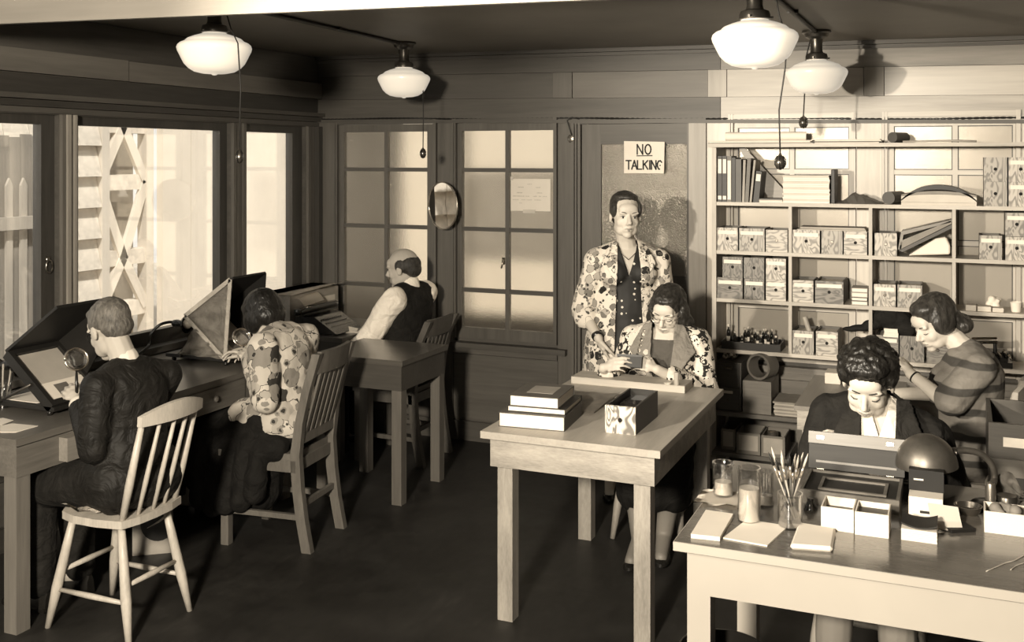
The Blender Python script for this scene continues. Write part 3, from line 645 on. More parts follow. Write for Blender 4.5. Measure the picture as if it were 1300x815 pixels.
bm = BM(); tube(bm, [at_y(735, 151, YB - .02), at_y(726, 149, YB - .03), at_y(720, 153, YB - .03), at_y(723, 163, YB - .03), at_y(726, 172, YB - .03)], .004, 6); ob('flex', bm, CORD, t, smooth=True)
bm = BM(); lathe(bm, [(.024, 0), (.026, .008), (.020, .02), (.006, .022)], at_y(725.5, 176, YB - .004), 18, (0, -1, 0)); ob('cap', bm, PENDM, t, smooth='auto')

# round mirror on a bracket
mc = at_y(562, 261, 6.07); nrm = Vector((-math.sin(R(26.2)), -math.cos(R(26.2)), -.02)).normalized()
t = thing('round_mirror', 'round mirror with a thin metal rim reflecting the bright window', 'mirror', mc)
m, nt, N, L, b = _new('mirror_silver'); b.inputs['Metallic'].default_value = 1; b.inputs['Roughness'].default_value = .02; b.inputs['Base Color'].default_value = (.95, .93, .9, 1)
bm = BM(); lathe(bm, [(.150, -.004), (.152, 0), (.0005, .0005)], mc, 48, nrm); ob('glass', bm, m, t)
bm = BM(); s, q = frame_of(nrm); tube(bm, [mc + (s * math.cos(k * math.pi / 24) + q * math.sin(k * math.pi / 24)) * .153 for k in range(49)], .005, 8); ob('rim', bm, plain('rim_metal', .55, .25, metal=.9), t, smooth=True)
bm = BM(); tube(bm, [mc - nrm * .004, mc - nrm * .04, (mc.x + .01, YB - .002, mc.z - .05)], .008, 8); ob('bracket', bm, BRZ, t, smooth=True)

# lettering through the built-in font, turned into mesh
def lettering(txt, size, m, parent, org, ax=Vector((1, 0, 0)), up=Vector((0, 0, 1)), offset=.0, name='lettering', shear=0, sx=1):
    cu = bpy.data.curves.new('t', 'FONT'); cu.body = txt; cu.size = size; cu.align_x = 'CENTER'; cu.align_y = 'CENTER'; cu.offset = offset; cu.extrude = .0006; cu.shear = shear
    o = bpy.data.objects.new('t', cu); C.objects.link(o); dg = bpy.context.evaluated_depsgraph_get(); me = bpy.data.meshes.new_from_object(o.evaluated_get(dg))
    bm = BM(); bm.from_mesh(me); n_ = ax.cross(up); M4 = Matrix((( ax.x * sx, up.x, n_.x, org.x), (ax.y * sx, up.y, n_.y, org.y), (ax.z * sx, up.z, n_.z, org.z), (0, 0, 0, 1))); bmesh.ops.transform(bm, matrix=M4, verts=bm.verts)
    bpy.data.objects.remove(o); bpy.data.curves.remove(cu); bpy.data.meshes.remove(me)
    return ob(name, bm, m, parent)
PAPER = plain('cream_paper', .72, .8, .04, 6); PAPER2 = plain('yellowed_paper', .55, .8, .08, 8); INK = plain('ink_black', .012, .6)
c0 = at_y(818, 199.5, YB - .02); t = thing('no_talking_sign', 'cream paper sign lettered NO TALKING pinned on the door', 'sign', c0)
bm = BM(); n = 12; W2, H2 = .127, .098; rings = []
for i in range(n + 1):
    q = i / n; x = c0.x - W2 + 2 * W2 * q; cu_ = .05 * max(0, q - .72) ** 2
    rings.append([(x, c0.y - .003, c0.z - H2), (x, c0.y - .0045 - cu_ * 4, c0.z - H2), (x, c0.y - .0045, c0.z + H2 - .006 * q), (x, c0.y - .003, c0.z + H2 - .006 * q)])
loft(bm, rings); ob('paper', bm, PAPER, t)
def strokes(paths, r, m, parent, o, sx=1.0, name='lettering'):
    """hand lettering as pen strokes: thin bars in the plane of the back wall"""
    bm = BM()
    for pth in paths:
        for (xa, za), (xb, zb_) in zip(pth, pth[1:]):
            a = o + Vector((xa * sx, 0, za)); e = o + Vector((xb * sx, 0, zb_)); d = (e - a)
            if d.length < 1e-6: continue
            d.normalize(); q = Vector((-d.z, 0, d.x)) * r; a -= d * r * .8; e += d * r * .8; slab(bm, [a - q, a + q, e + q, e - q], (0, -.0015, 0))
    return ob(name, bm, m, parent)
GL_ = {'N': [[(0, 0), (0, 1), (.62, 0), (.62, 1)]], 'O': [[(.33 + .33 * math.sin(k * .5236), .5 + .5 * math.cos(k * .5236)) for k in range(13)]], 'T': [[(0, 1), (.7, 1)], [(.35, 1), (.35, 0)]], 'A': [[(0, 0), (.36, 1), (.7, 0)], [(.14, .36), (.57, .36)]], 'L': [[(0, 1), (0, 0), (.55, 0)]],
       'K': [[(0, 0), (0, 1)], [(.6, 1), (0, .42)], [(.2, .58), (.62, 0)]], 'I': [[(.1, 0), (.1, 1)]], 'G': [[(.62, .8), (.45, .98), (.2, .95), (.03, .65), (.03, .35), (.2, .03), (.45, 0), (.64, .2), (.64, .45), (.4, .45)]]}
GW = {'I': .2}
def word(w_, h, gap):
    x = 0; out = []
    for c_ in w_: out += [[(x + a * h * .95, z * h) for a, z in p_] for p_ in GL_[c_]]; x += (GW.get(c_, .66) * .95 + gap) * h
    return out, x - gap * h
pw_, wd = word('NO', .058, .22); strokes([[(a - wd / 2, z + .018) for a, z in p_] for p_ in pw_], .0042, INK, t, c0 + Vector((0, -.006, 0)))
strokes([[(-.045, .008), (.05, .009)]], .003, INK, t, c0 + Vector((0, -.006, 0)), name='underline')
pw_, wd = word('TALKING', .052, .12); strokes([[(a - wd / 2, z - .073) for a, z in p_] for p_ in pw_], .0042, INK, t, c0 + Vector((0, -.0085, 0)), sx=.225 / wd)
# notice on the window
c1 = at_y(673.5, 247, YB + .002); t = thing('paper_notice', 'cream paper notice with faint handwriting stuck to the window', 'notice', c1)
bm = BM(); box(bm, c1.x - .135, c1.x + .137, YB - .002, YB + .001, c1.z - .105, c1.z + .10); ob('paper', bm, PAPER, t)
bm = BM(); box(bm, c1.x - .05, c1.x + .035, YB - .005, YB - .002, c1.z - .118, c1.z - .095); box(bm, c1.x - .137, c1.x - .118, YB - .004, YB - .002, c1.z + .09, c1.z + .112); ob('tape', bm, PAPER2, t)
bm = BM(); r_ = random.Random(3)
for row, segs in ((.065, [(-.02, .012)]), (.045, [(-.085, -.045), (.04, .07)]), (.01, [(-.09, -.055), (.045, .08)]), (-.012, [(-.12, -.1), (-.095, -.04), (-.03, -.005), (.02, .045), (.06, .075), (.085, .115)]), (-.035, [(-.12, -.08), (-.06, -.03), (-.025, .01), (.03, .075)]), (-.056, [(-.075, -.058)])):
    for a, e in segs:
        x = a
        while x < e: h = r_.uniform(.002, .005); box(bm, c1.x + x, c1.x + x + .0012, YB - .0032, YB - .002, c1.z + row - h * .4, c1.z + row + h); x += .0038
ob('handwriting', bm, plain('faded_ink', .33, .8), t)

# ================================================================== things on the shelves
FIRS = [fir('fir_a', .21, .47, 'z', 17, .5, 0), fir('fir_b', .24, .46, 'x', 17, .5, 3.1), fir('fir_c', .17, .35, 'z', 17, .5, 7.7)]
FIRD = [fir('fir_dark_a', .09, .19, 'z', 17, .5, 1.3), fir('fir_dark_b', .10, .20, 'x', 17, .5, 5.3)]
HOLE = plain('hole_dark', .01, .9); STRIP = plain('label_strip', .74, .8, .05)
def card_box(u0, u1, v0, z, label, group, m, y=SY0 + .012, hole=True, strip=False, dp=.20, h=None, pale=False):
    a, b_ = at_y(u0, v0, y), at_y(u1, v0, y); x0, x1 = a.x + .0015, b_.x - .0015; z1 = z + h if h else (a.z + b_.z) / 2
    t = thing('card_box', label, 'box', ((x0 + x1) / 2, y + dp / 2, z), 0, group)
    bm = BM(); box(bm, x0, x1, y, y + .012, z, z1); ob('front', bm, m, t, bevel=.002)
    bm = BM(); box(bm, x0, x0 + .008, y + .012, y + dp, z, z1); box(bm, x1 - .008, x1, y + .012, y + dp, z, z1); box(bm, x0 + .008, x1 - .008, y + dp - .01, y + dp, z, z1); box(bm, x0 + .008, x1 - .008, y + .012, y + dp - .01, z, z + .008); ob('body', bm, plain('box_side', .10, .6), t)
    bm = BM(); box(bm, x0 + .010, x1 - .010, y + .02, y + dp - .02, z + .01, z1 - .012); ob('cards', bm, PAPER2, t)
    cz = z + (z1 - z) * .52; cx_ = (x0 + x1) / 2
    if hole: bm = BM(); lathe(bm, [(.0085, -.001), (.0085, .0015), (.007, .002)], (cx_, y, cz), 14, (0, -1, 0)); ob('finger_hole', bm, PENDM if pale else HOLE, t)
    if strip: bm = BM(); box(bm, x0 + .008, x1 - .008, y - .0012, y, z1 - .036, z1 - .016); ob('label_strip', bm, STRIP, t)
    return t
g2 = 'card boxes on the second shelf'; g3 = 'card boxes on the third shelf'; g4 = 'card boxes on the fourth shelf'; g1 = 'card boxes on the first shelf'
Z1, Z2, Z3, Z4, Z5, Z6 = ROW[1:]
for (u0, u1, v0, m, st, pl), l in zip([(910, 937, 289, FIRS[0], 1, 0), (938, 971, 290, FIRS[2], 1, 0), (972, 1000, 292, FIRS[1], 0, 1)], ['next to the bookcase upright', 'widest of three', 'brass holed']):
    card_box(u0, u1, v0, Z2, 'grained wooden card box, %s, on the shelf under the dark books' % l, g2, m, strip=st, pale=pl)
for (u0, u1, v0, m, st, pl), l in zip([(1006, 1041, 292, FIRS[0], 1, 0), (1042.5, 1070, 293, FIRS[2], 0, 1), (1071, 1101, 294, FIRS[1], 1, 0)], ['widest, with a label strip,', 'with a brass hole and no strip,', 'with a dark hole and label strip']):
    card_box(u0, u1, v0, Z2, 'pale grained card box %s under the loose papers' % l, g2, m, strip=st, pale=pl)
card_box(1110, 1139, 296, Z2, 'wooden card box standing beside the slanted portfolio', g2, FIRS[0], pale=True)
card_box(1243, 1272.5, 299, Z2, 'wooden card box beside a stack of two at the shelf end', g2, FIRS[2], strip=True)
for k, l in ((0, 'lower'), (1, 'upper')): card_box(1276, 1306, 300, Z2 + k * .122, '%s wooden card box of the stack of two on the second shelf' % l, g2, FIRS[k * 2], strip=True, h=.12)
for (u0, u1, k, m, st), l in zip([(910, 943, 0, FIRD[1], 1), (944.5, 970.5, 0, FIRD[0], 1), (972, 998, 0, FIRS[1], 1), (917, 943, 1, FIRD[0], 1), (944, 970.5, 1, FIRD[0], 0), (972, 998, 1, FIRS[0], 1)],
                                 ['widest lower', 'narrow dark lower', 'pale lower', 'dark labelled upper', 'unlabelled upper', 'pale upper']):
    card_box(u0, u1, 353, Z3 + k * .1175, '%s card box of the block of six above the bottles' % l, g3, m, strip=st, h=.1165)
card_box(1006, 1033, 356, Z3, 'pale card box beside the large card box over the fourth shelf', g3, FIRS[1], strip=True)
card_box(1034.5, 1071, 357, Z3, 'large card box with papers sticking out beside small stacked books', g3, FIRD[1], strip=True, dp=.235, y=SY0 + .0)
card_box(1109, 1137.5, 361, Z3, 'narrower card box by the divider above the black bag', g3, FIRS[0], strip=True, pale=True)
card_box(1139, 1171, 362, Z3, 'wider card box of the pair above the black bag', g3, FIRS[2], strip=True, pale=True)
card_box(1006, 1033.5, 420, Z4, 'card box below the leaning roll, vertical grain', g4, FIRS[2], strip=True)
card_box(1035.5, 1064, 421, Z4, 'card box with pale wavy grain beside the curly hair', g4, FIRS[1], strip=True)
card_box(1112, 1141, 426, Z4, 'card box under the black bag', g4, FIRD[1], strip=True)
card_box(1142, 1173.5, 427, Z4, 'dark card box without a label between the other card boxes', g4, FIRD[0])
card_box(1176, 1205, 429, Z4, 'dark card box beside the face of the woman in stripes', g4, FIRD[1], strip=True, pale=True)
for k, lk in ((0, 'lower'), (1, 'upper')):
    for (u0, u1, st), lu in zip([(1248.5, 1279, 0), (1280, 1312, 1)], ['plain', 'labelled']):
        card_box(u0, u1, 230, Z1 + k * .126, '%s %s card box of the block of four on the top row' % (lk, lu), g1, FIRS[2] if u0 < 1270 else FIRS[0], strip=st, h=.125)
# books
def book(x0, x1, y0, y1, z0, z1, cover, label, spine='x0', group=None, pages=PAPER, lean=0, band=False, rz=0, page=True):
    """spine names the side that carries it; pages show on the others"""
    c = Vector(((x0 + x1) / 2, (y0 + y1) / 2, z0)); t = thing('book', label, 'book', c, 0, group)
    M_ = Matrix.Translation(c) @ Matrix.Rotation(rz, 4, 'Z') @ Matrix.Rotation(lean, 4, 'Y') @ Matrix.Translation(-c)
    th = .003; flat = spine in ('flat_x1', 'flat_x0', 'flat_y0', 'flat_y1')
    bm = BM()
    if flat:
        box(bm, x0, x1, y0, y1, z0, z0 + th, M_); box(bm, x0, x1, y0, y1, z1 - th, z1, M_)
        q = {'flat_x1': (x1 - th, x1, y0, y1), 'flat_x0': (x0, x0 + th, y0, y1), 'flat_y0': (x0, x1, y0, y0 + th), 'flat_y1': (x0, x1, y1 - th, y1)}[spine]; box(bm, *q, z0 + th, z1 - th, M_)
    else: box(bm, x0, x0 + th, y0, y1, z0, z1, M_); box(bm, x1 - th, x1, y0, y1, z0, z1, M_); box(bm, x0 + th, x1 - th, y0, y0 + th, z0, z1, M_)
    ob('cover', bm, cover, t)
    bm = BM(); i = .004
    if flat: box(bm, x0 + (i if spine != 'flat_x0' else th), x1 - (i if spine != 'flat_x1' else th), y0 + i, y1 - i, z0 + th, z1 - th, M_)
    else: box(bm, x0 + th, x1 - th, y0 + th, y1 - i, z0 + i, z1 - i, M_)
    ob('pages', bm, pages, t)
    if band:
        for za, zz_ in band: bm = BM(); box(bm, x0 + .003, x1 - .003, y0 - .0008, y0, z0 + (z1 - z0) * za, z0 + (z1 - z0) * zz_, M_); ob('spine_label', bm, STRIP, t)
    return t
BK = [plain('book_black', .02, .5), plain('book_brown', .07, .5), plain('book_grey', .13, .55), plain('book_pale', .3, .6)]
gb = 'dark bound volumes on the top row'
for (u0, u1, v0, c_, ln, bd), l in zip([(911, 916.5, 198, 0, 0, [(.05, .13), (.62, .93)]), (917, 922.5, 198, 0, 0, [(.05, .13), (.62, .93)]), (923, 928.5, 198, 2, 0, [(.05, .9)]), (929, 933.5, 200, 0, 0, None), (934, 941, 202, 1, 0, None), (942, 945, 203, 3, .03, None), (945.5, 950, 201, 2, .06, None), (951.5, 954, 203, 3, .1, None), (956, 963, 217, 0, .1, [(.68, .9)])],
                                       ['first black volume with white labels by the upright', 'second black volume with white labels', 'grey volume with a long white spine label', 'plain black volume between grey and brown', 'thick brown volume', 'thin pale volume', 'slightly leaning grey volume', 'thin pale leaning volume', 'short black leaning volume with one label']):
    a, b_ = at_y(u0, v0, SY0 + .015), at_y(u1, v0, SY0 + .015); book(a.x, b_.x, a.y, a.y + .16, Z1, a.z, BK[c_], l + ' on the top row of books', group=gb, lean=ln, band=bd)
# slanted board behind the books, magazine pile, flat papers
def flat_pile(name, label, u0, u1, z0, hgt, n_, m, y0=SY0 + .02, y1=SY0 + .2, cat='papers', jit=.004, mats=None, group=None, part='sheet'):
    a, b_ = at_y(u0, 200, y0), at_y(u1, 200, y0); t = thing(name, label, cat, ((a.x + b_.x) / 2, (y0 + y1) / 2, z0), 0, group); r_ = random.Random(int(u0 * 3 + hgt * 1e4)); h = hgt / n_
    for k in range(n_):
        d = r_.uniform(-jit, jit); e = r_.uniform(-jit, jit); bm = BM(); box(bm, a.x + d, b_.x + e, y0 + abs(d), y1 + e, z0 + k * h, z0 + (k + 1) * h - .0006); ob(part, bm, (mats or [m])[k % len(mats or [m])], t, bevel=.0008)
    return t
bm = BM(); a, b_ = at_y(938, 187, 6.10), at_y(1000, 250, 6.10)
slab(bm, [(a.x, 6.08, a.z - .0), (a.x + .035, 6.08, a.z), (b_.x, 6.08, b_.z + .02), (b_.x - .05, 6.08, Z1), (b_.x - .11, 6.08, Z1 + .03)], (0, .015, 0))
single('slanted_board', bm, wood('thin_board', .16, .26, 'x', 8), 'thin board leaning diagonally behind the dark books', 'board', ((a.x + b_.x) / 2, 6.09, Z1))
flat_pile('magazine_pile', 'tall neat pile of pale magazines on the top row', 994, 1053, Z1, .152, 14, PAPER, mats=[PAPER, PAPER2, PAPER], cat='magazines', part='magazine')
a = at_y(1055, 220, SY0 + .04); bm = BM(); box(bm, a.x, a.x + .02, SY0 + .04, SY0 + .2, Z1, a.z + .02); single('dark_folder', bm, BK[0], 'dark folder standing beside the magazine pile', 'folder', (a.x + .01, SY0 + .12, Z1), bevel=.002)
flat_pile('thin_papers', 'thin stack of papers beside the leaning books', 963, 993, Z1, .022, 3, PAPER2, mats=[PAPER, PAPER2, BK[1]])
bm = BM(); a, b_ = at_y(1058, 254, SY0 + .05), at_y(1120, 254, SY0 + .05); n = 12; prof = [.006, .01, .014, .028, .05, .06, .045, .05, .035, .03, .02, .012, .006]
loft(bm, [[(a.x + (b_.x - a.x) * i / n, SY0 + .05, Z1), (a.x + (b_.x - a.x) * i / n, SY0 + .18, Z1), (a.x + (b_.x - a.x) * i / n, SY0 + .16, Z1 + prof[i]), (a.x + (b_.x - a.x) * i / n, SY0 + .07, Z1 + prof[i] * .8)] for i in range(13)])
single('leather_pouch', bm, BK[1], 'limp dark leather pouch lying beside the rolled tube', 'pouch', ((a.x + b_.x) / 2, SY0 + .11, Z1))
bm = BM(); c = at_y(1128, 246, SY0 + .03); lathe(bm, [(.028, 0), (.034, .0), (.034, .16), (.028, .16)], (c.x, SY0 + .02, Z1 + .0345), 20, (.32, .95, 0)); lathe(bm, [(.028, .001), (.028, .159)], (c.x, SY0 + .02, Z1 + .0345), 20, (.32, .95, 0), cap=False)
single('dark_roll', bm, plain('roll_dark', .06, .4), 'dark open cardboard tube lying on the top row', 'tube', (c.x + .03, SY0 + .1, Z1), smooth='auto')
# bulging portfolio
a, b_ = at_y(1144, 255, SY0 + .01), at_y(1240, 255, SY0 + .01); t = thing('portfolio', 'bulging dark portfolio of papers lying on the top row', 'portfolio', ((a.x + b_.x) / 2, SY0 + .1, Z1)); n = 16
for nm, lo, hi, m in (('lower_cover', lambda s: 0, lambda s: .014, PAPER2), ('papers', lambda s: .014, lambda s: .045 + .012 * (1 - s * s), PAPER2), ('papers', lambda s: .045 + .012 * (1 - s * s), lambda s: .052 + .022 * (1 - s * s), plain('grey_card', .24, .7)), ('upper_cover', lambda s: .056 + .03 * (1 - s * s) * .9 - .035 * abs(s) ** 3, lambda s: .062 + .042 * (1 - s * s) - .035 * abs(s) ** 3, BK[0])):
    bm = BM(); rings = []
    for i in range(n + 1):
        s = -1 + 2 * i / n; x = a.x + (b_.x - a.x) * i / n; rings.append([(x, SY0 + .01, Z1 + lo(s)), (x, SY0 + .21, Z1 + lo(s)), (x, SY0 + .21, Z1 + hi(s) + .001), (x, SY0 + .01, Z1 + hi(s) + .001)])
    loft(bm, rings); ob(nm, bm, m, t, smooth='auto')
flat_pile('loose_papers', 'loose papers lying across the pale card boxes', 1014, 1100, Z2 + .122, .022, 6, PAPER2, SY0 + .03, SY0 + .19, mats=[plain('buff_paper', .34, .8), PAPER2, plain('buff_paper2', .28, .8)], jit=.012)
# slanted portfolio with white paper below
y = SY0 + .03; t = thing('slanted_portfolio', 'brown portfolio propped at a slant in its compartment', 'portfolio', (at_y(1172, 322, y).x, y + .09, Z2))
def quad(pts, dy, nm, m): bm = BM(); slab(bm, [at_y(u, v, y) for u, v in pts], (0, dy, 0)); ob(nm, bm, m, t, bevel=.002)
quad([(1141, 318), (1146, 320), (1208, 290), (1208, 285)], .17, 'lower_cover', BK[1]); quad([(1142, 317), (1208, 284), (1207, 280), (1143, 306)], .16, 'papers', plain('grey_card', .24, .7)); quad([(1140, 317), (1144, 294), (1208, 279), (1208, 282), (1147, 298), (1144, 316)], .17, 'upper_cover', wood('portfolio_board', .14, .24, 'x', 8))
bm = BM(); slab(bm, [at_y(u, v, y + .01) for u, v in ((1153, 324.5), (1206, 323), (1206, 312), (1201, 301), (1188, 303), (1168, 315))], (0, .14, 0)); single('white_envelope', bm, PAPER, 'bulging white envelope under the slanted portfolio', 'envelope', (at_y(1185, 324, y).x, y + .08, Z2), bevel=.006)
# top of the shelves
TOPZ = 1.922
flat_pile('map_folder', 'long flat folder of maps on top of the shelves', 899, 1030, TOPZ, .018, 3, PAPER2, SY0 - .015, SY0 + .2, mats=[plain('grey_card', .24, .7), PAPER, PAPER2], jit=.01, cat='folder')
flat_pile('paper_stack', 'low stack of pale papers on top of the shelves', 1032, 1118, TOPZ, .022, 4, PAPER2, SY0, SY0 + .18, mats=[PAPER2, BK[2], PAPER], jit=.015)
bm = BM(); a = at_y(921, 170, SY0 + .05); lathe(bm, [(.022, 0), (.024, .002), (.024, .44), (.022, .442)], (a.x, SY0 + .05, TOPZ + .042), 16, (1, .12, 0)); single('paper_roll', bm, PAPER, 'pale roll of paper lying on the map folder', 'paper roll', (a.x + .2, SY0 + .07, TOPZ + .018), smooth='auto')
bm = BM(); c = at_y(1133, 176, SY0); lathe(bm, [(.020, .0), (.028, 0), (.028, .13), (.020, .13)], (c.x - .0, SY0 - .01, TOPZ + .0285), 18, (.45, .88, 0)); single('tin_tube', bm, plain('roll_dark', .06, .4), 'short dark tube lying on top of the shelves', 'tube', (c.x + .02, SY0 + .05, TOPZ), smooth='auto')
bm = BM(); pts = [at_y(u, v, SY0 + .02) for u, v in ((1146, 181), (1180, 179), (1215, 178.5), (1240, 182))]; tube(bm, [Vector((p.x, p.y, max(p.z, TOPZ + .006))) for p in pts], .006, 6); single('wooden_rod', bm, OAK, 'thin rod lying along the top of the shelves', 'rod', (pts[1].x, SY0 + .02, TOPZ), smooth=True)
# small books and papers in rows three and four
for k, (h, c_, pg) in enumerate(((.022, 3, 1), (.02, 0, 0), (.026, 3, 1), (.024, 3, 1))):
    z = Z3 + sum((.022, .02, .026, .024)[:k]); a, b_ = at_y(1080, 380, SY0 + .01), at_y(1102, 380, SY0 + .01); book(a.x + .002, b_.x - .003, SY0 + .012 + .002 * k, SY0 + .15, z, z + h - .0005, BK[c_], ['bottom book with pale edges', 'black book above the bottom one', 'thick pale book', 'topmost pale book'][k] + ' of the small pile by the divider', 'flat_x1', 'small book pile')
# tray of bottles
a, b_ = at_y(916, 436, SY0 + .02), at_y(991, 438, SY0 + .02); t = thing('bottle_tray', 'low dark wooden tray holding small bottles', 'tray', ((a.x + b_.x) / 2, SY0 + .1, Z4))
for q in ((a.x, b_.x, SY0 + .01, SY0 + .20, Z4, Z4 + .01), (a.x, b_.x, SY0 + .01, SY0 + .018, Z4 + .01, Z4 + .042), (a.x, b_.x, SY0 + .192, SY0 + .20, Z4 + .01, Z4 + .042), (a.x, a.x + .008, SY0 + .018, SY0 + .192, Z4 + .01, Z4 + .042), (b_.x - .008, b_.x, SY0 + .018, SY0 + .192, Z4 + .01, Z4 + .042)):
    bm = BM(); box(bm, *q); ob('tray_side' if q[5] > Z4 + .02 else 'tray_bottom', bm, plain('tray_dark', .03, .5), t)
DG = plain('dark_bottle_glass', .012, .06, spec=.8); STOP = plain('ground_stopper', .62, .15)
rb = random.Random(5)
for i, (u, h, dy) in enumerate([(925, .115, .10), (933, .085, .05), (942, .075, .04), (946, .095, .13), (950, .10, .15), (955, .07, .035), (959, .09, .12), (962, .085, .08), (966, .075, .04), (969, .092, .15), (972, .10, .11), (975.5, .09, .06), (980, .095, .14), (985, .075, .04)]):
    x = at_y(u, 430, SY0 + dy).x; y = SY0 + dy; r = .0125 if h > .1 else .0105; z = Z4 + .0105
    t = thing('bottle', 'small dark stoppered bottle in the tray' if i else 'tall dark bottle with a pale stopper at the tray end', 'bottle', (x, y, z), 0, 'bottles in the tray')
    bm = BM(); lathe(bm, [(r * .9, 0), (r, .003), (r, h * .6), (r * .8, h * .7), (r * .36, h * .78), (r * .36, h * .88)], (x, y, z), 14); ob('glass', bm, DG, t, smooth='auto')
    bm = BM(); lathe(bm, [(r * .34, h * .86), (r * .6, h * .93), (r * .65, h), (.001, h + .002)], (x, y, z), 10); ob('stopper', bm, STOP, t, smooth=True)
    if i % 4 != 1:
        bm = BM(); n = 7; loft(bm, [[(x + (r + .0005) * math.sin(-.9 + 1.8 * k / (n - 1)), y - (r + .0005) * math.cos(-.9 + 1.8 * k / (n - 1)), z + zz_) for k in range(n)] for zz_ in (h * .18, h * .42)], closed=False, cap=False); ob('label', bm, STRIP, t)
# roll leaning, papers and black bag
bm = BM(); a, e = at_y(1028, 418, SY0 + .1), at_y(1021, 400, SY0 + .1); lathe(bm, [(.010, 0), (.014, 0), (.014, .085), (.010, .085)], (a.x, SY0 + .09, Z4 + .112), 14, (e.x - a.x, .03, e.z - a.z)); single('leaning_roll', bm, OAKZ, 'short roll leaning on top of the card boxes', 'paper roll', (a.x, SY0 + .09, Z4 + .11), smooth='auto')
a, b_ = at_y(1128, 424, SY0 + .02), at_y(1139, 424, SY0 + .02); flat_pile('white_cards', 'small pile of white cards under the black bag', 1122, 1140, Z4 + .126, .045, 4, PAPER, SY0 + .0, SY0 + .1)
def lump(name, m, label, cat, base, blobs, vox=.006, parent=None, group=None):
    bm = BM()
    for c, r in blobs: ball(bm, c, r)
    me = remesh(bm, vox, 6); o = bpy.data.objects.new(name, me); C.objects.link(o); me.materials.append(m)
    for v in me.vertices: v.co -= Vector(base)
    o.location = base; return tag(o, label, cat, group)
def remesh(bm, vox, smooth=4, fac=.5):
    me = bpy.data.meshes.new('tmp'); bmesh.ops.recalc_face_normals(bm, faces=bm.faces); bm.to_mesh(me); bm.free()
    o = bpy.data.objects.new('tmp', me); C.objects.link(o)
    md = o.modifiers.new('r', 'REMESH'); md.mode = 'VOXEL'; md.voxel_size = vox; md.use_smooth_shade = True
    if smooth: s_ = o.modifiers.new('s', 'SMOOTH'); s_.factor = fac; s_.iterations = smooth
    dg = bpy.context.evaluated_depsgraph_get(); out = bpy.data.meshes.new_from_object(o.evaluated_get(dg))
    bpy.data.objects.remove(o); bpy.data.meshes.remove(me)
    for p in out.polygons: p.use_smooth = True
    return out
c = at_y(1128, 408, SY0 + .04)
lump('black_bag', cloth('black_felt', .012), 'limp black bag lying over the boxes behind the curly hair', 'bag', (c.x, SY0 + .05, Z4 + .13), [((c.x, SY0 + .05, c.z + .02), (.085, .06, .055)), ((c.x + .05, SY0 + .05, c.z + .01), (.07, .05, .05)), ((c.x - .085, SY0 + .05, c.z - .025), (.05, .045, .028)), ((c.x - .14, SY0 + .05, c.z - .045), (.06, .04, .018)), ((c.x - .19, SY0 + .05, c.z - .055), (.05, .03, .014)), ((c.x + .09, SY0 + .05, c.z - .03), (.06, .05, .05)), ((c.x + .02, SY0 + .05, c.z - .03), (.05, .05, .05))])
# right end of rows three and four
for k, (u0, u1) in enumerate(((1226, 1240), (1241, 1259), (1260, 1275))):
    a, b_ = at_y(u0, 389, SY0 + .02), at_y(u1, 389, SY0 + .02); bm = BM(); box(bm, a.x, b_.x - .002, SY0 + .02, SY0 + .1, Z3, Z3 + .03 - .004 * k); single('small_carton', bm, PAPER2, 'small pale carton in a row of three behind the hair bun', 'carton', ((a.x + b_.x) / 2, SY0 + .06, Z3), 'row of small cartons', bevel=.002)
def cup(name, label, x, y, z, r, h, m, r2=None, group=None, inner=None):
    r2 = r2 or r; bm = BM(); lathe(bm, [(r * .75, 0), (r, h * .08), (r2, h), (r2 - .003, h), (r - .003, h * .1), (.001, h * .08)], (x, y, z), 22); return single(name, bm, m, label, 'cup', (x, y, z), group, smooth='auto')
a = at_y(1290, 385, SY0 + .05); cup('white_cup', 'small white cup on the third shelf near its end', a.x, a.y, Z3, .022, .055, PAPER, .028)
a = at_y(1263, 380, SY0 + .12); lump('crumpled_paper', PAPER, 'crumpled scrap of white paper on the third shelf', 'paper', (a.x, a.y, Z3), [((a.x + rb.uniform(-.025, .025), a.y + rb.uniform(-.02, .02), Z3 + .035 + rb.uniform(-.015, .02)), rb.uniform(.010, .022)) for _ in range(9)], .004)
# dark hand press with bright fittings on the fourth shelf
a = at_y(1258, 440, SY0 + .06); t = thing('hand_machine', 'dark small machine with bright metal fittings behind the striped dress', 'machine', (a.x, SY0 + .1, Z4))
bm = BM(); box(bm, a.x - .09, a.x + .10, SY0 + .02, SY0 + .18, Z4, Z4 + .03); box(bm, a.x - .07, a.x + .08, SY0 + .05, SY0 + .16, Z4 + .03, Z4 + .075); ob('body', bm, BLK, t, bevel=.006)
bm = BM(); cyl(bm, (a.x - .09, SY0 + .06, Z4 + .125), (a.x + .03, SY0 + .06, Z4 + .135), .018, n=16); ob('roller', bm, plain('bright_steel', .75, .2, metal=1), t, smooth='auto')
bm = BM(); cyl(bm, (a.x - .05, SY0 + .06, Z4 + .06), (a.x - .05, SY0 + .06, Z4 + .13), .01); cyl(bm, (a.x + .02, SY0 + .06, Z4 + .06), (a.x + .02, SY0 + .06, Z4 + .13), .01); ob('bracket', bm, BLK, t)
for k in range(7):
    bm = BM(); p = Vector((a.x - .07 + k * .024, SY0 + .03, Z4 + .05 + .012 * (k % 3))); tube(bm, [p, p + Vector((.01, -.015, .02)), p + Vector((.02, -.018, -.005))], .005, 6); ob('lever', bm, plain('bright_steel', .75, .2, metal=1), t, smooth=True)
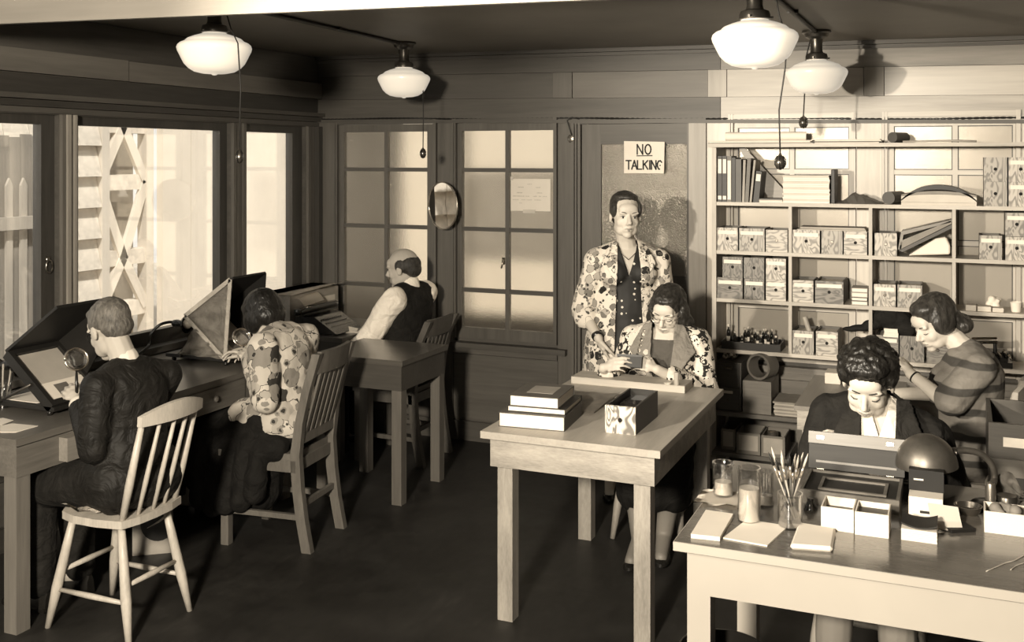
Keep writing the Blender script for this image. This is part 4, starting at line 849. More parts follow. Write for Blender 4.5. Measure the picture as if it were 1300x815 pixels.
# lower shelves
def crate(name, label, u0, u1, v0, z, y, dp, m, part_front='front', h=None, drawers=0, cat='box'):
    a, b_ = at_y(u0, v0, y), at_y(u1, v0, y); x0, x1 = a.x, b_.x; z1 = z + h if h else (a.z + b_.z) / 2; t = thing(name, label, cat, ((x0 + x1) / 2, y + dp / 2, z)); bm = BM(); box(bm, x0, x1, y, y + dp, z, z1); ob('body', bm, m, t, bevel=.003)
    for k in range(drawers):
        zz0 = z + (z1 - z) * k / drawers + .008; zz1 = z + (z1 - z) * (k + 1) / drawers - .006; bm = BM(); box(bm, x0 + .01, x1 - .01, y - .008, y, zz0, zz1); d = ob('drawer', bm, DRK, t, bevel=.002)
        bm = BM(); box(bm, x0 + .045, x1 - .045, y - .0095, y - .008, zz1 - .03, zz1 - .015); ob('label_holder', bm, STRIP if k == 0 else PENDM, d)
        bm = BM(); ball(bm, ((x0 + x1) / 2, y - .012, (zz0 + zz1) / 2 - .005), .006, 10, 6); ob('knob', bm, PENDM, d, smooth=True)
    return t, x0, x1, z1
crate('drawer_chest', 'small dark chest of two drawers on the low shelf', 909, 941, 460, Z5, 5.83, .25, wood('chest_dark', .05, .09, 'x', 9), drawers=2, cat='chest')
t, x0, x1, z1 = crate('plain_wooden_box', 'plain brown wooden box under the round tin on the low shelf', 943, 979, 484, Z5, 5.83, .26, wood('box_brown', .15, .23, 'x', 9))
bm = BM(); c = Vector(((x0 + x1) / 2 + .0, 5.87, z1 + .072)); ax = Vector((.35, .93, -.02)); lathe(bm, [(.060, 0), (.072, 0), (.072, .10), (.060, .10), (.060, .0)], c, 32, ax, cap=False); single('tin_ring', bm, plain('ring_card', .15, .5), 'large round hollow tin lying on its side on the wooden box', 'tin', (c.x, c.y + .05, z1), smooth='auto')
a = at_y(926, 452, 5.9); lump('crumpled_rag', floral('rag_print', .6, (.4, .3, .2), .05, 60), 'crumpled printed rag on the dark drawer chest', 'rag', (a.x, 5.92, at_y(926, 460, 5.83).z), [((a.x + rb.uniform(-.03, .03), 5.92 + rb.uniform(-.03, .03), at_y(926, 460, 5.83).z + .016 + rb.uniform(0, .018)), rb.uniform(.012, .02)) for _ in range(10)], .004)
flat_pile('file_papers', 'stack of yellowed papers beside the wooden box on the low shelf', 982, 1016, Z5, .075, 8, PAPER2, 5.83, 6.06, mats=[PAPER2, plain('buff_paper', .34, .8)], jit=.006)
for k, (u0, u1, dy) in enumerate(((915, 934, .05), (934.5, 965.5, .01), (966, 997, .0))):
    y = 5.79 + dy; a, b_ = at_y(u0, 535, y), at_y(u1, 540, y); t = thing('open_carton', ['narrow', 'middle', 'tin-holding'][k] + ' open cardboard carton with a pale front on the lowest shelf', 'carton', ((a.x + b_.x) / 2, y + .1, Z6)); h = .115; x0, x1 = a.x + .002, b_.x - .002; cm = plain('carton_board', .22, .8)
    for q in ((x0, x1, y, y + .006, 0, h), (x0, x0 + .006, y + .006, y + .2, 0, h), (x1 - .006, x1, y + .006, y + .2, 0, h), (x0 + .006, x1 - .006, y + .194, y + .2, 0, h), (x0 + .006, x1 - .006, y + .006, y + .194, 0, .006)):
        bm = BM(); box(bm, q[0], q[1], q[2], q[3], Z6 + q[4], Z6 + q[5]); ob('side', bm, cm, t)
    bm = BM(); box(bm, x0 + .012, x1 - .012, y - .0015, y, Z6 + .02, Z6 + h - .012); ob('paper_front', bm, plain('carton_label', .45, .8), t)
bm = BM(); a = at_y(980, 545, 5.85); lathe(bm, [(.028, 0), (.03, .004), (.03, .112), (.027, .115), (.027, .09), (.001, .088)], (a.x, 5.87, Z6 + .0065), 20); single('metal_tin', bm, plain('tin_plate', .6, .2, metal=.9), 'bright metal tin standing in the open carton', 'tin', (a.x, 5.87, Z6 + .0065), smooth='auto')
a, b_ = at_z(1047, 487, .72), at_z(1068, 487, .72); bm = BM(); box(bm, a.x, b_.x, a.y, a.y + .12, .72, .775); o = single('carton_box', bm, PAPER2, 'small pale carton on the small brown table', 'carton', ((a.x + b_.x) / 2, a.y + .06, .72), bevel=.003)
# ================================================================== things on the desks and tables
TZ = .76
def poly(pts, z): return [at_z(u, v, z) for u, v in pts]
def sheet(name, label, pts, z, th, m, cat='paper', bev=0, group=None):
    P = poly(pts, z); c = sum((Vector(p) for p in P), Vector()) / len(P); bm = BM(); slab(bm, P, (0, 0, th)); return single(name, bm, m, label, cat, (c.x, c.y, z), group, bevel=bev)
# ---- reading stands on the long desk: base, tilted viewing panel, shading lid, strut
def stand(label, dy, cloth_side):
    t = thing('reading_stand', label, 'reading stand', (-3.65, 3.41 + dy, TZ)); ya, yb_ = 3.27 + dy, 3.55 + dy; K = BLKM
    for x in (-3.52, -3.86):
        for y in (ya + .02, yb_ - .02): bm = BM(); lathe(bm, [(.010, 0), (.013, .012), (.009, .022)], (x, y, TZ), 12); ob('foot', bm, BLK, t, smooth=True)
    bm = BM(); box(bm, -3.90, -3.475, ya, yb_, TZ + .022, TZ + .04); ob('base', bm, K, t, bevel=.003)
    a = Vector((-3.49, 0, TZ + .04)); e = Vector((-3.75, 0, 1.01)); d = (e - a).normalized(); n_ = Vector((-d.z, 0, d.x)) * -1   # towards the reader: up and +x
    n_ = Vector((d.z, 0, -d.x)); L_ = (e - a).length
    def tilt(bm, s0, s1, y0, y1, h0, h1):
        P = [a + d * s + n_ * h + Vector((0, y, 0)) for h in (h0, h1) for s, y in ((s0, y0), (s1, y0), (s1, y1), (s0, y1))]; hexa(bm, P)
    bm = BM(); tilt(bm, 0, L_, ya, yb_, -.03, -.008); ob('back_box', bm, K, t, bevel=.002)
    for q in ((0, .028, ya, yb_), (L_ - .028, L_, ya, yb_), (.028, L_ - .028, ya, ya + .022), (.028, L_ - .028, yb_ - .022, yb_)): bm = BM(); tilt(bm, *q, -.008, .012); ob('frame', bm, K, t, bevel=.002)
    bm = BM(); tilt(bm, .13, L_ - .028, ya + .022, yb_ - .022, -.008, -.004); ob('ground_glass', bm, plain('ground_glass', .42, .4, .12, 6), t)
    bm = BM(); tilt(bm, .028, .128, ya + .022, yb_ - .022, -.006, .0); ob('page', bm, PAPER, t)
    bm = BM(); tilt(bm, .05, .11, ya + .09, ya + .16, .0, .0012); ob('page_picture', bm, BK[2], t)
    lid = Vector((-3.456, 0, 1.216)); dl = (lid - e); nl = Vector((-dl.z, 0, dl.x)).normalized()
    bm = BM(); hexa(bm, [e + Vector((0, ya, 0)), lid + Vector((0, ya, 0)), lid + Vector((0, yb_, 0)), e + Vector((0, yb_, 0)), e + nl * .012 + Vector((0, ya, 0)), lid + nl * .012 + Vector((0, ya, 0)), lid + nl * .012 + Vector((0, yb_, 0)), e + nl * .012 + Vector((0, yb_, 0))]); ob('lid', bm, K, t, bevel=.002)
    for s in (0, 1):   # struts between base and panel
        y = ya - .006 if s == 0 else yb_ + .006; bm = BM(); tube(bm, [(-3.79, y, TZ + .035), a.lerp(e, .42) + Vector((0, y, 0))], .006, 8); ball(bm, (-3.79, y, TZ + .035), .01, 10, 6); ob('strut', bm, plain('strut_metal', .08, .4, metal=.7), t, smooth=True)
    def cheek(P, y, th, m, nm): bm = BM(); slab(bm, [(p.x, y, p.z) for p in P], (0, th, 0)); ob(nm, bm, m, t)
    cheek([e, lid, lid.lerp(a, .45), a.lerp(e, .35)], yb_ - .004, .006, K, 'side_cheek')
    if cloth_side:
        F = cloth('gauze_cloth', .30, .3); F2 = cloth('gauze_tape', .40, .15); bm = BM(); n = 14
        # cloth stretched between lid, panel and base on the near side, with soft folds
        def P(s, r):   # s along from hinge ray to base ray, r outwards
            q = (lid.lerp(a, s) - e) * r + e; return Vector((q.x, ya - .012 - .010 * math.sin(s * 17 + r * 3) * r, q.z))
        vr = [[bm.verts.new(P(i / n, .04 + .96 * j / n)) for j in range(n + 1)] for i in range(n + 1)]
        for i in range(n):
            for j in range(n): bm.faces.new((vr[i][j], vr[i + 1][j], vr[i + 1][j + 1], vr[i][j + 1]))
        bmesh.ops.solidify(bm, geom=bm.faces[:], thickness=.002); ob('cloth_side', bm, F, t, smooth=True)
        for p_, q_ in ((e, lid), (e, a), (lid, a)):
            dd = (q_ - p_).normalized(); w_ = Vector((-dd.z, 0, dd.x)) * .011; bm = BM(); slab(bm, [Vector((v.x, ya - .028, v.z)) for v in (p_ - w_, p_ + w_, q_ + w_, q_ - w_)], (0, .004, 0)); ob('cloth_tape', bm, F2, t)
        b0 = Vector((-3.80, 0, TZ + .045)); bm = BM(); vr = [[bm.verts.new(((e.lerp(a, .25 + .75 * i / n)).lerp(b0.lerp(a, i / n), j / n)).xz.to_3d()) for j in range(n + 1)] for i in range(n + 1)]
        for row_i, row in enumerate(vr):
            for j, v in enumerate(row): x, z = v.co.x, v.co.y; v.co = Vector((x, ya - .02 - .012 * math.sin(row_i * 1.1 + j * .5), z))
        for i in range(n):
            for j in range(n): bm.faces.new((vr[i][j], vr[i + 1][j], vr[i + 1][j + 1], vr[i][j + 1]))
        bmesh.ops.solidify(bm, geom=bm.faces[:], thickness=.002); ob('cloth_skirt', bm, F, t, smooth=True)
    bm = BM(); box(bm, -3.80, -3.60, ya + .03, yb_ - .03, TZ + .04, TZ + .043); ob('base_sheet', bm, PAPER, t)
    return t
stand('black reading stand with a tilted screen in front of the man in glasses', 0, False)
stand('black reading stand shaded with pale cloth in front of the poppy blouse', 1.15, True)
# gooseneck lamps behind the stands
def goose(label, base, pts, head, hd, r=.008):
    t = thing('gooseneck_lamp', label, 'lamp', base); b_ = Vector(base)
    bm = BM(); lathe(bm, [(.055, 0), (.058, .006), (.05, .016), (.018, .024), (.012, .04)], b_, 24); ob('base', bm, BLK, t, smooth='auto')
    bm = BM(); tube(bm, pts, r, 10); ob('arm', bm, BLK, t, smooth=True)
    h = Vector(head); d = Vector(hd).normalized(); bm = BM(); lathe(bm, [(.010, -.03), (.018, -.022), (.021, 0), (.017, .022), (.02, .03), (.034, .04), (.05, .06), (.048, .06), (.03, .04)], h, 18, d); ob('socket', bm, BLK, t, smooth='auto')
    bm = BM(); ball(bm, h + d * .062, (.026, .026, .026), 14, 8); ob('bulb', bm, plain('bulb_glass', .75, .2), t, smooth=True)
def arc(P, n=14):
    P = [Vector(p) for p in P]; out = []
    for i in range(len(P) - 1):
        p0 = P[max(i - 1, 0)]; p1 = P[i]; p2 = P[i + 1]; p3 = P[min(i + 2, len(P) - 1)]
        for k in range(n): q = k / n; out.append(.5 * ((2 * p1) + (p2 - p0) * q + (2 * p0 - 5 * p1 + 4 * p2 - p3) * q * q + (3 * p1 - p0 - 3 * p2 + p3) * q ** 3))
    return out + [P[-1]]
y = 4.31; b_ = at_x(190, 460, -3.93); b_ = Vector((-3.95, 4.20, TZ))
goose('black gooseneck lamp behind the cloth-shaded reading stand', b_, arc([b_ + Vector((0, 0, .03)), at_x(188, 440, -3.93), at_x(192, 424, -3.91), at_x(202, 413, -3.88), at_x(214, 409, -3.85), at_x(224, 410, -3.82)], 8), at_x(225, 410.5, -3.81), (.9, .1, .0))
b_ = Vector((-3.93, 3.10, TZ)); hh = at_x(8, 464, -3.86)
goose('black gooseneck lamp behind the open reading stand', b_, arc([b_ + Vector((0, 0, .03)), b_ + Vector((-.01, -.06, .12)), hh + Vector((-.06, -.05, .03)), hh], 8), hh, (.9, .25, 0))
# papers and a pen glass at the near end of the long desk
sheet('paper_sheet', 'larger white sheet at the end of the long desk', ((0, 541), (16, 538), (48, 541), (20, 549), (0, 549)), TZ, .002, PAPER); sheet('paper_sheet', 'white sheet lying half under another beside the reading stand', ((-14, 533), (4, 531), (17, 534), (2, 540), (-14, 540)), TZ + .0021, .002, PAPER)
a = at_z(4, 517, TZ); t = thing('pen_glass', 'glass holding pens beside the reading stand', 'glass', (a.x, a.y, TZ)); GLS = clear_glass('jar_glass', .9, .12)
bm = BM(); lathe(bm, [(.001, .003), (.03, .003), (.031, .09), (.034, .095), (.034, 0), (.0, 0)], a, 18); ob('glass', bm, GLS, t, smooth='auto')
for k in range(5): bm = BM(); q = a + Vector((.012 * math.cos(k * 1.3), .012 * math.sin(k * 1.3), .006)); tube(bm, [q, q + Vector((.035 * math.cos(k * 1.3 + .5), .035 * math.sin(k * 1.3 + .5), .15 + .01 * k))], .004, 6); single('pen', bm, [BLK, OAKZ, BK[1]][k % 3], 'pen standing in the glass on the long desk', 'pen', q, 'pens in the glass', smooth=True)
# printed tin under the first chair
a = at_z(168, 706, 0); t = thing('printed_tin', 'square pale tin with a dark oval and a white squiggle under the desk', 'tin', (a.x + .07, a.y, 0)); cm = plain('tin_pale', .36, .4)
ax = Vector((.80, .60, 0)); nx = Vector((.60, -.80, 0)); c = a + ax * .085 + Vector((0, 0, 0)); M4 = Matrix((( ax.x, -nx.x, 0, c.x), (ax.y, -nx.y, 0, c.y), (0, 0, 1, 0), (0, 0, 0, 1)))
bm = BM(); box(bm, -.085, .085, 0, .14, 0, .23, M4); ob('body', bm, cm, t, bevel=.004)
bm = BM(); slab(bm, [M4 @ Vector((.03 + .08 * math.cos(k * .2618) * 1.0, -.0005, .145 + .085 * math.sin(k * .2618))) for k in range(24) if .03 + .08 * math.cos(k * .2618) < .084], nx * .0012); ob('oval', bm, BLKM, t)
bm = BM(); tube(bm, [M4 @ Vector((x, -.003, z)) for x, z in ((-.02, .125), (.01, .14), (.03, .15), (.05, .165), (.07, .18), (.078, .20), (.07, .215))], [.0012, .003, .005, .006, .005, .004, .0015], 6); ob('squiggle', bm, PAPER, t)

# ---- typewriter and box in the corner
wx = at_z(382, 412, .755); t = thing('typewriter', 'black typewriter on the dark corner stand', 'typewriter', (-3.66, 5.60, .755)); X0, Y0_ = -3.66, 5.60
# carriage runs along y, the keys face the man (+x)
bm = BM(); hexa(bm, [(X0 - .13, Y0_ - .15, .765), (X0 + .17, Y0_ - .15, .765), (X0 + .17, Y0_ + .15, .765), (X0 - .13, Y0_ + .15, .765), (X0 - .13, Y0_ - .15, .86), (X0 + .01, Y0_ - .15, .86), (X0 + .01, Y0_ + .15, .86), (X0 - .13, Y0_ + .15, .86)]); ob('body', bm, BLK, t, bevel=.01, seg=2)
for sx in (-.11, .14):
    for sy in (-.12, .12): bm = BM(); cyl(bm, (X0 + sx, Y0_ + sy, .755), (X0 + sx, Y0_ + sy, .768), .012); ob('foot', bm, BLK, t)
bm = BM(); cyl(bm, (X0 - .07, Y0_ - .20, .895), (X0 - .07, Y0_ + .20, .895), .02, n=18); ob('platen', bm, plain('platen_rubber', .02, .5), t, smooth='auto')
bm = BM(); box(bm, X0 - .115, X0 - .095, Y0_ - .19, Y0_ + .19, .87, .905); box(bm, X0 - .05, X0 - .04, Y0_ - .19, Y0_ + .19, .87, .882); ob('carriage', bm, BLK, t, bevel=.003)
for s in (-1, 1):
    bm = BM(); lathe(bm, [(.012, 0), (.02, .004), (.02, .018), (.012, .022)], (X0 - .07, Y0_ + s * .20, .895), 16, (0, s, 0)); ob('platen_knob', bm, BLK, t, smooth='auto')
bm = BM(); tube(bm, [(X0 - .07, Y0_ - .19, .90), (X0 - .0, Y0_ - .22, .93), (X0 + .03, Y0_ - .225, .935)], .004, 6); ob('return_lever', bm, plain('bright_steel', .75, .2, metal=1), t, smooth=True)
for r_ in range(4):
    for k in range(10):
        x = X0 + .045 + r_ * .03; z = .846 - r_ * .022; y = Y0_ - .115 + k * .0245 + r_ * .005; bm = BM(); cyl(bm, (x, y, z - .02), (x, y, z - .001), .0025, n=5); lathe(bm, [(.008, 0), (.0085, .003), (.007, .004)], (x, y, z), 10); ob('key', bm, plain('key_top', .2, .2), t)
bm = BM(); vr = [[bm.verts.new((X0 - .09 - .02 * i + .0 * j, Y0_ - .11 + .22 * j / 4, .915 + .05 * math.sin(i * .55) + .004 * j)) for j in range(5)] for i in range(7)]
for i in range(6):
    for j in range(4): bm.faces.new((vr[i][j], vr[i + 1][j], vr[i + 1][j + 1], vr[i][j + 1]))
bmesh.ops.solidify(bm, geom=bm.faces[:], thickness=.0015); single('typing_sheet', bm, PAPER, 'curling white sheet in the typewriter', 'paper', (X0 - .1, Y0_, .91), smooth=True)
# wooden box with books behind it
t = thing('wooden_chest_box', 'tall plain wooden box standing behind the typewriter', 'box', (-3.93, 5.73, .755))
bm = BM(); box(bm, -4.045, -3.83, 5.45, 6.0, .755, .985); ob('body', bm, wood('box_mid', .2, .32, 'y', 8), t, bevel=.003)
bm = BM(); box(bm, -3.83, -3.822, 5.60, 5.95, .90, .935); ob('label_card', bm, PAPER2, t)
bm = BM(); n = 10; vr = [[bm.verts.new((-4.06 + .27 * i / n, 5.42 + .62 * j / 4, .992 + .012 * max(0, i / n - .5) ** 2 * 8 * (j / 4))) for j in range(5)] for i in range(n + 1)]
for i in range(n):
    for j in range(4): bm.faces.new((vr[i][j], vr[i + 1][j], vr[i + 1][j + 1], vr[i][j + 1]))
bmesh.ops.solidify(bm, geom=bm.faces[:], thickness=-.012); single('ledger_sheets', bm, PAPER, 'thick pad of large pale sheets on top of the wooden box', 'papers', (-3.93, 5.73, .985), smooth='auto')
for k, (x, y, rz) in enumerate(((-3.50, 5.62, .4), (-3.47, 5.88, 1.1))): bm = BM(); cbox(bm, (x, y, .772), (.09, .06, .003), rz, .3, .2); cbox(bm, (x + .01, y + .01, .7575), (.09, .07, .004), rz + .2); single('note_slip', bm, PAPER, ['folded white slip of paper beside the typewriter', 'white slip of paper in front of the man in the vest'][k], 'paper', (x, y, .7555))

# ---- oak table: books, pad, drawing board, drawer
cA = R(5)
book(-1.722, -1.447, 3.875, 4.15, TZ, TZ + .058, BK[1], 'thick bottom book with pale page edges of the stack on the oak table', 'flat_x1', 'books on the oak table', rz=cA)
book(-1.695, -1.452, 3.90, 4.17, TZ + .0585, TZ + .082, BK[0], 'thin black book in the middle of the stack on the oak table', 'flat_y1', 'books on the oak table', rz=cA)
bt = book(-1.683, -1.478, 3.895, 4.145, TZ + .0825, TZ + .126, BK[1], 'dark topmost book with a framed label on its cover', 'flat_y1', 'books on the oak table', rz=cA)
bm = BM(); cbox(bm, (-1.575, 4.025, TZ + .1265), (.11, .13, .001), cA); ob('cover_label', bm, plain('cover_label', .26, .6), bt)
bm = BM(); n = 8
vr = [[bm.verts.new((-1.72 + .30 * i / n, 4.20 + .36 * j / n, TZ + .009 + .010 * max(0, i / n - .7) * 3 * (j / n) + .002 * math.sin(i * 1.3 + j))) for j in range(n + 1)] for i in range(n + 1)]
for i in range(n):
    for j in range(n): bm.faces.new((vr[i][j], vr[i + 1][j], vr[i + 1][j + 1], vr[i][j + 1]))
bmesh.ops.solidify(bm, geom=bm.faces[:], thickness=.008); single('magazine', bm, plain('magazine_cover', .42, .5, .25, 14), 'pale magazine with a curling edge behind the books', 'magazine', (-1.57, 4.38, TZ), smooth='auto')
bm = BM(); box(bm, -1.715, -1.16, 4.735, 4.888, TZ, TZ + .034); single('drawing_board', bm, wood('drawing_board_wood', .34, .46, 'x', 9, .45), 'flat wooden drawing board in front of the seated woman in spectacles', 'board', (-1.44, 4.81, TZ), bevel=.002)
a = at_z(859, 489, TZ + .034); bm = BM(); lathe(bm, [(.011, 0), (.012, .01), (.012, .055), (.011, .06), (.001, .061)], (a.x, a.y, TZ + .034), 14); single('wooden_stamp', bm, OAKZ, 'small upright wooden stamp on the drawing board', 'stamp', (a.x, a.y, TZ + .034), smooth='auto')
a = at_z(850, 488, TZ + .034); bm = BM(); lathe(bm, [(.012, 0), (.02, .006), (.018, .006), (.001, .002)], (a.x - .01, a.y + .005, TZ + .034), 16); single('white_dish', bm, PAPER, 'tiny white dish beside the wooden stamp', 'dish', (a.x - .01, a.y + .005, TZ + .034), smooth=True)
t = thing('card_file_tray', 'open wooden card drawer with bold grain on the oak table', 'drawer', (-1.22, 4.1, TZ)); x0, x1, y0, y1, h = -1.286, -1.162, 3.945, 4.275, .108; SD = plain('drawer_side_black', .018, .4)
bm = BM(); box(bm, x0, x1, y0, y0 + .012, TZ, TZ + h); ob('front', bm, fir('fir_bold', .14, .58, 'z', 13, .45, 2.2), t, bevel=.0015)
for q in ((x0, x0 + .008, y0 + .012, y1), (x1 - .008, x1, y0 + .012, y1), (x0 + .008, x1 - .008, y1 - .008, y1)): bm = BM(); box(bm, *q, TZ, TZ + h); ob('side', bm, SD, t, bevel=.001)
bm = BM(); box(bm, x0 + .008, x1 - .008, y0 + .012, y1 - .008, TZ, TZ + .008); ob('bottom', bm, SD, t)
bm = BM(); lathe(bm, [(.009, -.001), (.009, .0015), (.007, .002)], ((x0 + x1) / 2, y0, TZ + h * .5), 16, (0, -1, 0)); ob('finger_hole', bm, HOLE, t)
bm = BM(); box(bm, x0 + .012, x1 - .012, y0 + .15, y1 - .012, TZ + .009, TZ + .085); single('glass_plates', bm, plain('black_plates', .015, .08, spec=.9), 'shiny black plates packed in the card drawer', 'plates', ((x0 + x1) / 2, 4.18, TZ + .009), bevel=.004)

# ---- painted work table
def pix(u, v, z=TZ): return at_z(u, v, z)
sheet('paper_pad', 'thick white pad at the corner of the painted work table', ((877, 683), (914, 687), (931, 657), (896, 652)), TZ, .012, PAPER, 'paper'); sheet('drawing_sheet', 'flat white drawing sheet between the two pads', ((918, 684), (974, 694), (1001, 669), (948, 661)), TZ, .004, PAPER, 'paper'); sheet('soft_pad', 'soft rounded white pad beside the two trays', ((1003, 698), (1057, 702), (1061, 677), (1014, 669)), TZ, .016, PAPER, 'paper', bev=.006)
a = pix(917, 634); bm = BM(); n = 8
vr = [[bm.verts.new((a.x - .075 + .20 * i / n, a.y - .085 + .15 * j / n + .02 * (i / n), TZ + .003 + .004 * math.sin(i * 1.9) * math.cos(j * 1.4) + .003)) for j in range(n + 1)] for i in range(n + 1)]
for i in range(n):
    for j in range(n): bm.faces.new((vr[i][j], vr[i + 1][j], vr[i + 1][j + 1], vr[i][j + 1]))
bmesh.ops.solidify(bm, geom=bm.faces[:], thickness=.002); single('blotting_cloth', bm, PAPER, 'white cloth spread under the glass jars', 'cloth', (a.x, a.y, TZ), smooth=True)
def jar(label, x, y, r, h, fill, fm, z=TZ, rim=1.06, neck=None, cat='jar', name='glass_jar'):
    t = thing(name, label, cat, (x, y, z)); prof = [(.0005, .004), (r * .9, .005), (r - .003, .012), (r - .003, h * .8), ((neck or r) - .003, h * .86), ((neck or r) - .003, h)]
    out = [((neck or r) * rim, h), ((neck or r) * rim, h * .93), ((neck or r), h * .88), (r, h * .80), (r, .008), (r * .93, 0), (.0005, 0)]
    bm = BM(); lathe(bm, prof + out, (x, y, z), 26, cap=False); ob('glass', bm, GLS, t, smooth='auto')
    if fill: bm = BM(); lathe(bm, [(.0005, .0055), (r * .88, .0065), (r - .0045, .014), (r - .0045, h * fill), (.0005, h * fill + .001)], (x, y, z), 24, cap=False); ob('contents', bm, fm, t, smooth='auto')
    return t
MILK = plain('white_paste', .78, .4); WATER = plain('cloudy_water', .42, .1)
a = pix(918, 632); jar('squat glass jar with a flared rim on the white cloth', a.x, a.y, .031, .105, .42, MILK, TZ + .009, 1.12)
a = pix(951, 662); jar('tall glass half full of white paste', a.x, a.y, .034, .162, .62, MILK, TZ, 1.04)
a = pix(973, 642); jar('narrow glass jar between the tall glass and the brushes', a.x, a.y, .023, .11, .3, WATER, TZ + .0, 1.06)
a = pix(1003, 669); cup_o = jar('glass tumbler holding paint brushes', a.x, a.y, .036, .10, .2, plain('murky_water', .2, .1), TZ, 1.04, cat='tumbler', name='brush_tumbler')
rb2 = random.Random(11)
for k in range(14):
    an = k * 2.399; s = .5 + .5 * (k % 5) / 4; q = Vector((a.x + .016 * math.cos(an + 2.6) * s, a.y + .016 * math.sin(an + 2.6) * s, TZ + .024)); e = Vector((a.x + .062 * s * math.cos(an), a.y + .05 * s * math.sin(an), TZ + .20 + .03 * rb2.random())); d = (e - q)
    t = thing('paint_brush', 'thin paint brush standing in the tumbler', 'brush', q, 0, 'paint brushes in the tumbler')
    bm = BM(); tube(bm, [q, q + d * .62], .0026, 6); ob('handle', bm, [BLK, OAKZ, BK[1]][k % 3], t, smooth=True)
    bm = BM(); tube(bm, [q + d * .62, q + d * .8], [.003, .0034], 7); ob('ferrule', bm, plain('ferrule_metal', .8, .2, metal=.8), t, smooth=True)
    bm = BM(); tube(bm, [q + d * .8, q + d * .9, e], [.0034, .0036, .0006], 7); ob('bristles', bm, [BLKM, PAPER2][k % 2], t, smooth=True)
a = pix(1029, 646); bm = BM(); lathe(bm, [(.0005, 0), (.022, 0), (.020, .008), (.010, .024), (.011, .034), (.0005, .035)], (a.x, a.y, TZ), 18); single('ink_well', bm, DG, 'small conical dark ink bottle beside the paint box', 'bottle', (a.x, a.y, TZ), smooth='auto')
# paint box with raised lid
t = thing('paint_box', 'flat wooden paint box with its lid raised', 'box', (-.30, 3.5, TZ)); x0, x1, y0, y1 = -.462, -.168, 3.385, 3.625; PB = wood('paint_box_wood', .10, .16, 'x', 9, .4); PBD = wood('paint_box_inside', .018, .03, 'x', 8, .6)
for q in ((x0, x1, y0, y0 + .01), (x0, x1, y1 - .01, y1), (x0, x0 + .01, y0 + .01, y1 - .01), (x1 - .01, x1, y0 + .01, y1 - .01)): bm = BM(); box(bm, *q, TZ, TZ + .042); ob('side', bm, PB, t, bevel=.0015)
bm = BM(); box(bm, x0 + .01, x1 - .01, y0 + .01, y1 - .01, TZ + .001, TZ + .034); ob('tray', bm, PBD, t)
for q in ((x0 + .05, x1 - .04, y0 + .045, y0 + .055), (x0 + .05, x1 - .04, y1 - .075, y1 - .065), (x0 + .05, x0 + .06, y0 + .055, y1 - .075), (x1 - .05, x1 - .04, y0 + .055, y1 - .075)): bm = BM(); box(bm, *q, TZ + .034, TZ + .040); ob('picture_frame', bm, wood('frame_wood', .12, .2, 'x', 9, .3), t, bevel=.002)
M_ = Matrix.Translation((0, y1, TZ + .045)) @ Matrix.Rotation(R(-12), 4, 'X') @ Matrix.Translation((0, -y1, -TZ - .045))
bm = BM(); box(bm, x0 - .004, x1 + .004, y1, y1 + .006, TZ + .045, TZ + .135, M_); lid = ob('lid', bm, PBD, t)
bm = BM(); box(bm, x0 - .004, x1 + .004, y1 - .022, y1, TZ + .127, TZ + .165, M_); box(bm, x0 - .004, x1 + .004, y1, y1 + .03, TZ + .135, TZ + .165, M_); ob('lid_rim', bm, wood('paint_box_rim', .11, .17, 'x', 9, .4), lid, bevel=.002)
bm = BM(); box(bm, x0 + .02, x1 - .02, y1 - .004, y1 - .0005, TZ + .065, TZ + .072, M_); ob('lid_batten', bm, PB, lid)
for x in (x0 + .035, x1 - .04):
    bm = BM(); box(bm, x - .012, x + .012, y1 - .0245, y1 - .021, TZ + .141, TZ + .153, M_); ob('clasp', bm, PENDM, lid)
    bm = BM(); cyl(bm, (x - .012, y1 - .001, TZ + .044), (x + .012, y1 - .001, TZ + .044), .004, n=8); ob('hinge', bm, PENDM, t)
# two pale trays, index box, cards, dish, white box
def tray(name, label, x0, x1, y0, y1, h, m, inner, z=TZ, group=None, cat='box', rz=0):
    t = thing(name, label, cat, ((x0 + x1) / 2, (y0 + y1) / 2, z), 0, group); e = .004
    for q in ((x0, x1, y0, y0 + e), (x0, x1, y1 - e, y1), (x0, x0 + e, y0 + e, y1 - e), (x1 - e, x1, y0 + e, y1 - e)): bm = BM(); box(bm, *q, z, z + h); ob('side', bm, m, t)
    bm = BM(); box(bm, x0 + e, x1 - e, y0 + e, y1 - e, z, z + h * inner); ob('contents', bm, plain('tray_inside', .10, .7), t); return t
tray('card_tray', 'open cardboard tray beside the soft pad, one of a pair', -.372, -.281, 3.168, 3.275, .066, PAPER, .6); tray('card_tray', 'open cardboard tray beside the card stack, one of a pair', -.277, -.185, 3.160, 3.268, .066, PAPER, .75)
t = thing('index_box', 'small card index box with a raised black lid', 'box', (-.09, 3.44, TZ)); x0, x1, y0, y1 = -.142, -.046, 3.395, 3.49
bm = BM(); box(bm, x0, x1, y0, y1, TZ, TZ + .058); ob('body', bm, PAPER, t, bevel=.0015)
bm = BM(); box(bm, x0 + .032, x0 + .068, y0 - .001, y0, TZ + .010, TZ + .018); ob('print', bm, INK, t)
bm = BM(); box(bm, x0 - .002, x1 + .002, y1 - .03, y1 + .004, TZ + .058, TZ + .122); ob('lid', bm, BLKM, t, bevel=.002)
bm = BM(); box(bm, x0 + .012, x0 + .04, y1 - .0312, y1 - .03, TZ + .09, TZ + .095); ob('lid_mark', bm, PAPER, t)
flat_cards = thing('card_stack', 'small stack of white cards under a dark curved blotter', 'cards', (-.11, 3.24, TZ)); a = pix(1144, 685)
